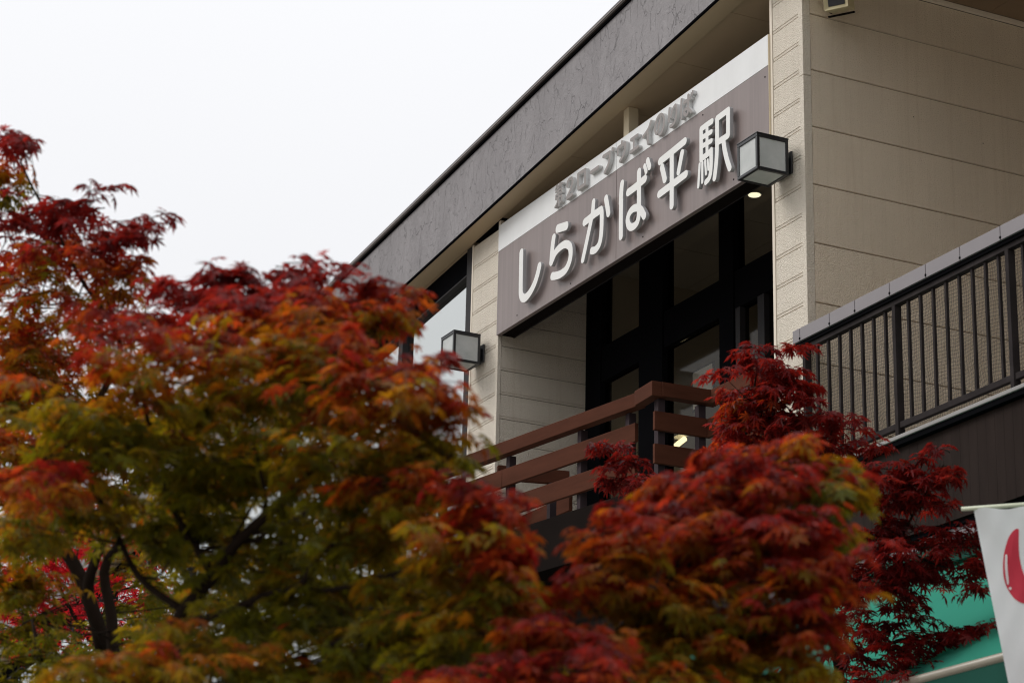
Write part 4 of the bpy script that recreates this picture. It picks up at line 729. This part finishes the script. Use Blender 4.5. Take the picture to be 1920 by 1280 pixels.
def tree(key, name, label, cat, leaf_len, group, seed, shrub=False, crimson=False):
    rs = np.random.default_rng(seed)
    pads = PADS[key]; limbs = LIMBS[key]; p0 = limbs[0][0]
    T = thing(name, (p0[0], p0[1], 0.0), label, cat, group)
    # trunk reaches the ground; limbs fork from it
    mb = MB(); first = [Vector(q[:3]) for q in limbs[0]]; rr = [q[3] for q in limbs[0]]
    g0 = Vector((first[0].x, first[0].y, -0.05))
    path = [g0, g0.lerp(first[0], .35)+Vector((.03, .02, 0)), g0.lerp(first[0], .7)+Vector((-.02, .02, 0))]+first
    rad = [rr[0]*1.6, rr[0]*1.3, rr[0]*1.12]+rr
    def smooth3(pts, rads, k=4):
        o, q = [], []; e = [2*pts[0]-pts[1]]+pts+[2*pts[-1]-pts[-2]]
        for i in range(1, len(e)-2):
            for j in range(k):
                t = j/k; a, b, c, d = e[i-1:i+3]
                o.append(0.5*(2*b+(c-a)*t+(2*a-5*b+4*c-d)*t*t+(3*b-a-3*c+d)*t**3)); q.append(rads[i-1]*(1-t)+rads[i]*t)
        return o+[pts[-1]], q+[rads[-1]]
    a, b = smooth3(path, rad); mb.tube(a, b, 9); mb.build('trunk', M_BARK, T, smooth=True)
    for l in limbs[1:]:
        a, b = smooth3([Vector(q[:3]) for q in l], [q[3] for q in l]); mb = MB(); mb.tube(a, b, 7); mb.build('limb', M_BARK, T, smooth=True)
    nodes = [(np.array(q[:3]), q[3]) for l in limbs for q in l]
    tw = MB(); LV = []   # position, axis, normal, size, hue
    for (cx, cy, cz, rx, rz, hue, n) in pads:
        c = np.array((cx, cy, cz)); ry = rx*.85
        # branch from the nearest lower limb node
        d = [np.linalg.norm(c-q)+max(0, q[2]-c[2])*1.5 for q, r_ in nodes]; k = int(np.argmin(d)); q, r_ = nodes[k]
        if 0 < k < len(nodes)-1 and np.linalg.norm(nodes[k-1][0]-q) < 1.2:
            fr = rs.uniform(0, .8); q = q*(1-fr)+nodes[k-1][0]*fr
        m1 = q*.55+c*.45+np.array((0, 0, -.05))+rs.normal(0, .03, 3)
        e0 = Vector(q); e1 = Vector(m1); e2 = Vector(c-np.array((0, 0, rz*.35)))
        rr0 = min(r_*.7, .012 if key in 'BCcD' else .0045)
        tw.tube([e0, e1, e2], [rr0, rr0*.7, rr0*.4], 4)
        pairs = max(3, int(n/12)); left = n
        for s in range(pairs):
            az = rs.uniform(0, 2*math.pi); ln = rs.uniform(.5, 1.1) if rs.random() < .72 else rs.uniform(1.1, 1.5)
            st = c+np.array((rs.normal(0, .3)*rx, rs.normal(0, .3)*ry, rs.uniform(-1.0, .75)*rz))
            hd = np.array((math.cos(az), math.sin(az), 0)); tip = st+hd*np.array((rx, ry, 0))*ln+np.array((0, 0, rs.uniform(-.45, .2)*rz))
            mid = (st+tip)/2+np.array((0, 0, rz*rs.uniform(.1, .4)))
            K_ = max(4, int(round(left/(pairs-s)/2))); left -= K_*2
            pts = []
            for i in range(5):
                t = i/4; pts.append(Vector((1-t)**2*st+2*t*(1-t)*mid+t*t*tip))
            tw.tube(pts, [.0032, .0028, .0023, .0018, .001], 3)
            for i in range(K_):
                t = .18+.82*(i+rs.uniform(0, .8))/K_; p = (1-t)**2*st+2*t*(1-t)*mid+t*t*tip
                tan = 2*(1-t)*(mid-st)+2*t*(tip-mid); tan /= np.linalg.norm(tan)+1e-9; sd_ = np.cross(tan, (0, 0, 1)); sd_ /= np.linalg.norm(sd_)+1e-9
                for sg in (-1, 1):
                    if rs.random() < .06: continue
                    ax = tan*rs.uniform(.35, 1.0)+sd_*sg*rs.uniform(.4, 1.1)+np.array((0, 0, rs.uniform(-.75, .05))); ax /= np.linalg.norm(ax)
                    nm = np.array((rs.normal(0, .38), rs.normal(0, .38), 1.0))+.35*hd; nm -= ax*np.dot(nm, ax); nm /= np.linalg.norm(nm)
                    pos = p+ax*leaf_len*.5+rs.normal(0, .012, 3)
                    hgt = (pos[2]-(cz))/(rz+.02)
                    h = hue+.2*np.clip(hgt, -1.2, 1.2)*(0 if hue > .89 or hue < .03 else 1)+rs.normal(0, .12 if hue < .9 else .03)
                    if .03 < hue < .85 and hgt < -.3: h -= .08
                    LV.append((*pos, *ax, *nm, leaf_len*rs.uniform(.62, 1.12), float(np.clip(h, 0, 1))))
    me = tw.mesh('twig', True); keep(link('twigs', me, M_BARK, T))['kind'] = 'stuff'
    LV = np.array(LV); dist = np.linalg.norm(LV[:, :3]-CAMN, axis=1)
    # the 300 leaves that show largest become leaf parts, the rest one foliage part
    score = LV[:, 9]/dist*(1+.5*np.clip(np.einsum('ij,ij->i', LV[:, 6:9], (CAMN-LV[:, :3])/dist[:, None]), -1, 1)**2)
    rel = (LV[:, :3]-CAMN) @ np.array((RIGHT, UP, FWD)).T; u = rel[:, 0]/rel[:, 2]*cd.lens/36; v = rel[:, 1]/rel[:, 2]*cd.lens/36
    infr = (np.abs(u) < .5) & (np.abs(v) < .333)
    # keep the frontmost leaf per small cell of the tree
    cell = {}
    for i in np.argsort(dist):
        if infr[i]: cell.setdefault((int(u[i]*70), int(v[i]*70)), i)
    cand = sorted(cell.values(), key=lambda i: -score[i])
    if len(cand) < 300:
        rest = [i for i in np.argsort(-score) if infr[i] and i not in set(cand)]; cand += rest[:300-len(cand)]
    pick = cand[:300]; pk = np.zeros(len(LV), bool); pk[pick] = True
    off = -Vector(T.location)
    for i in pick:
        L = LV[i]; ax, nm = Vector(L[3:6]), Vector(L[6:9]); sd_ = nm.cross(ax)
        o = bpy.data.objects.new('leaf', leaf_mesh(i % 4, int(round(L[10]*14)), crimson)); COL.objects.link(o); o.parent = T
        mw = Matrix((ax, sd_, nm)).transposed().to_4x4() @ Matrix.Diagonal((L[9], L[9], L[9], 1)); mw.translation = Vector(L[:3])+off
        o.matrix_local = mw
    rest = LV[~pk]; VV = []; FF = []; CC = []; base = 0
    for si in range(4):
        g = rest[si::4]; v, f = SHAPES[si]; f = np.array(f)
        ax, nm = g[:, 3:6], g[:, 6:9]; sd_ = np.cross(nm, ax); sz = g[:, 9][:, None, None]*rs.uniform(.94, 1.06, (len(g), 1, 1))
        W = g[:, None, :3]+sz*(v[None, :, 0:1]*ax[:, None]+v[None, :, 1:2]*sd_[:, None]+v[None, :, 2:3]*nm[:, None])
        VV.append(W.reshape(-1, 3)); idx = (np.arange(len(g))*len(v))[:, None, None]+f[None]+base; FF.append(idx.reshape(-1, 3)); base += W.shape[0]*W.shape[1]
        col = pal(g[:, 10]) if not crimson else np.tile((.42, .012, .035), (len(g), 1))*rs.uniform(.7, 1.15, (len(g), 1))
        col = col*rs.uniform(.72, 1.28, (len(g), 1)); CC.append(np.repeat(np.c_[col, np.ones(len(g))], len(f), 0))
    VV = np.concatenate(VV); FF = np.concatenate(FF); CC = np.concatenate(CC)
    me = bpy.data.meshes.new('foliage'); me.vertices.add(len(VV)); me.vertices.foreach_set('co', VV.astype(np.float32).ravel())
    me.loops.add(len(FF)*3); me.loops.foreach_set('vertex_index', FF.astype(np.int32).ravel())
    me.polygons.add(len(FF)); me.polygons.foreach_set('loop_start', np.arange(0, len(FF)*3, 3, dtype=np.int32)); me.update(calc_edges=True)
    at = me.attributes.new('leaf_color', 'FLOAT_COLOR', 'FACE'); at.data.foreach_set('color', CC.astype(np.float32).ravel())
    o = keep(link('foliage', me, M_LEAF, T)); o['kind'] = 'stuff'
    return T
GR = 'maple trees in front of the station'
tree('B', 'maple_tree', 'large maple turning from green to orange and red at the centre left', 'maple tree', .060, GR, 21)
tree('A', 'maple_tree', 'tall maple at the left edge with crimson top against the sky', 'maple tree', .056, GR, 22)
tree('Cc', 'maple_tree', 'blurred orange red maple below the balcony with green right tips', 'maple tree', .060, GR, 23)
tree('D', 'maple_tree', 'sharp dark crimson maple in front of the teal awning', 'maple tree', .066, GR, 24)
tree('E', 'maple_tree', 'small vivid scarlet maple low behind the dark trunks', 'maple tree', .055, GR, 25, crimson=True)
tree('F', 'shrub', 'dark green leafy shrub in the bottom left corner', 'shrub', .05, None, 26)
bpy.context.view_layer.update()
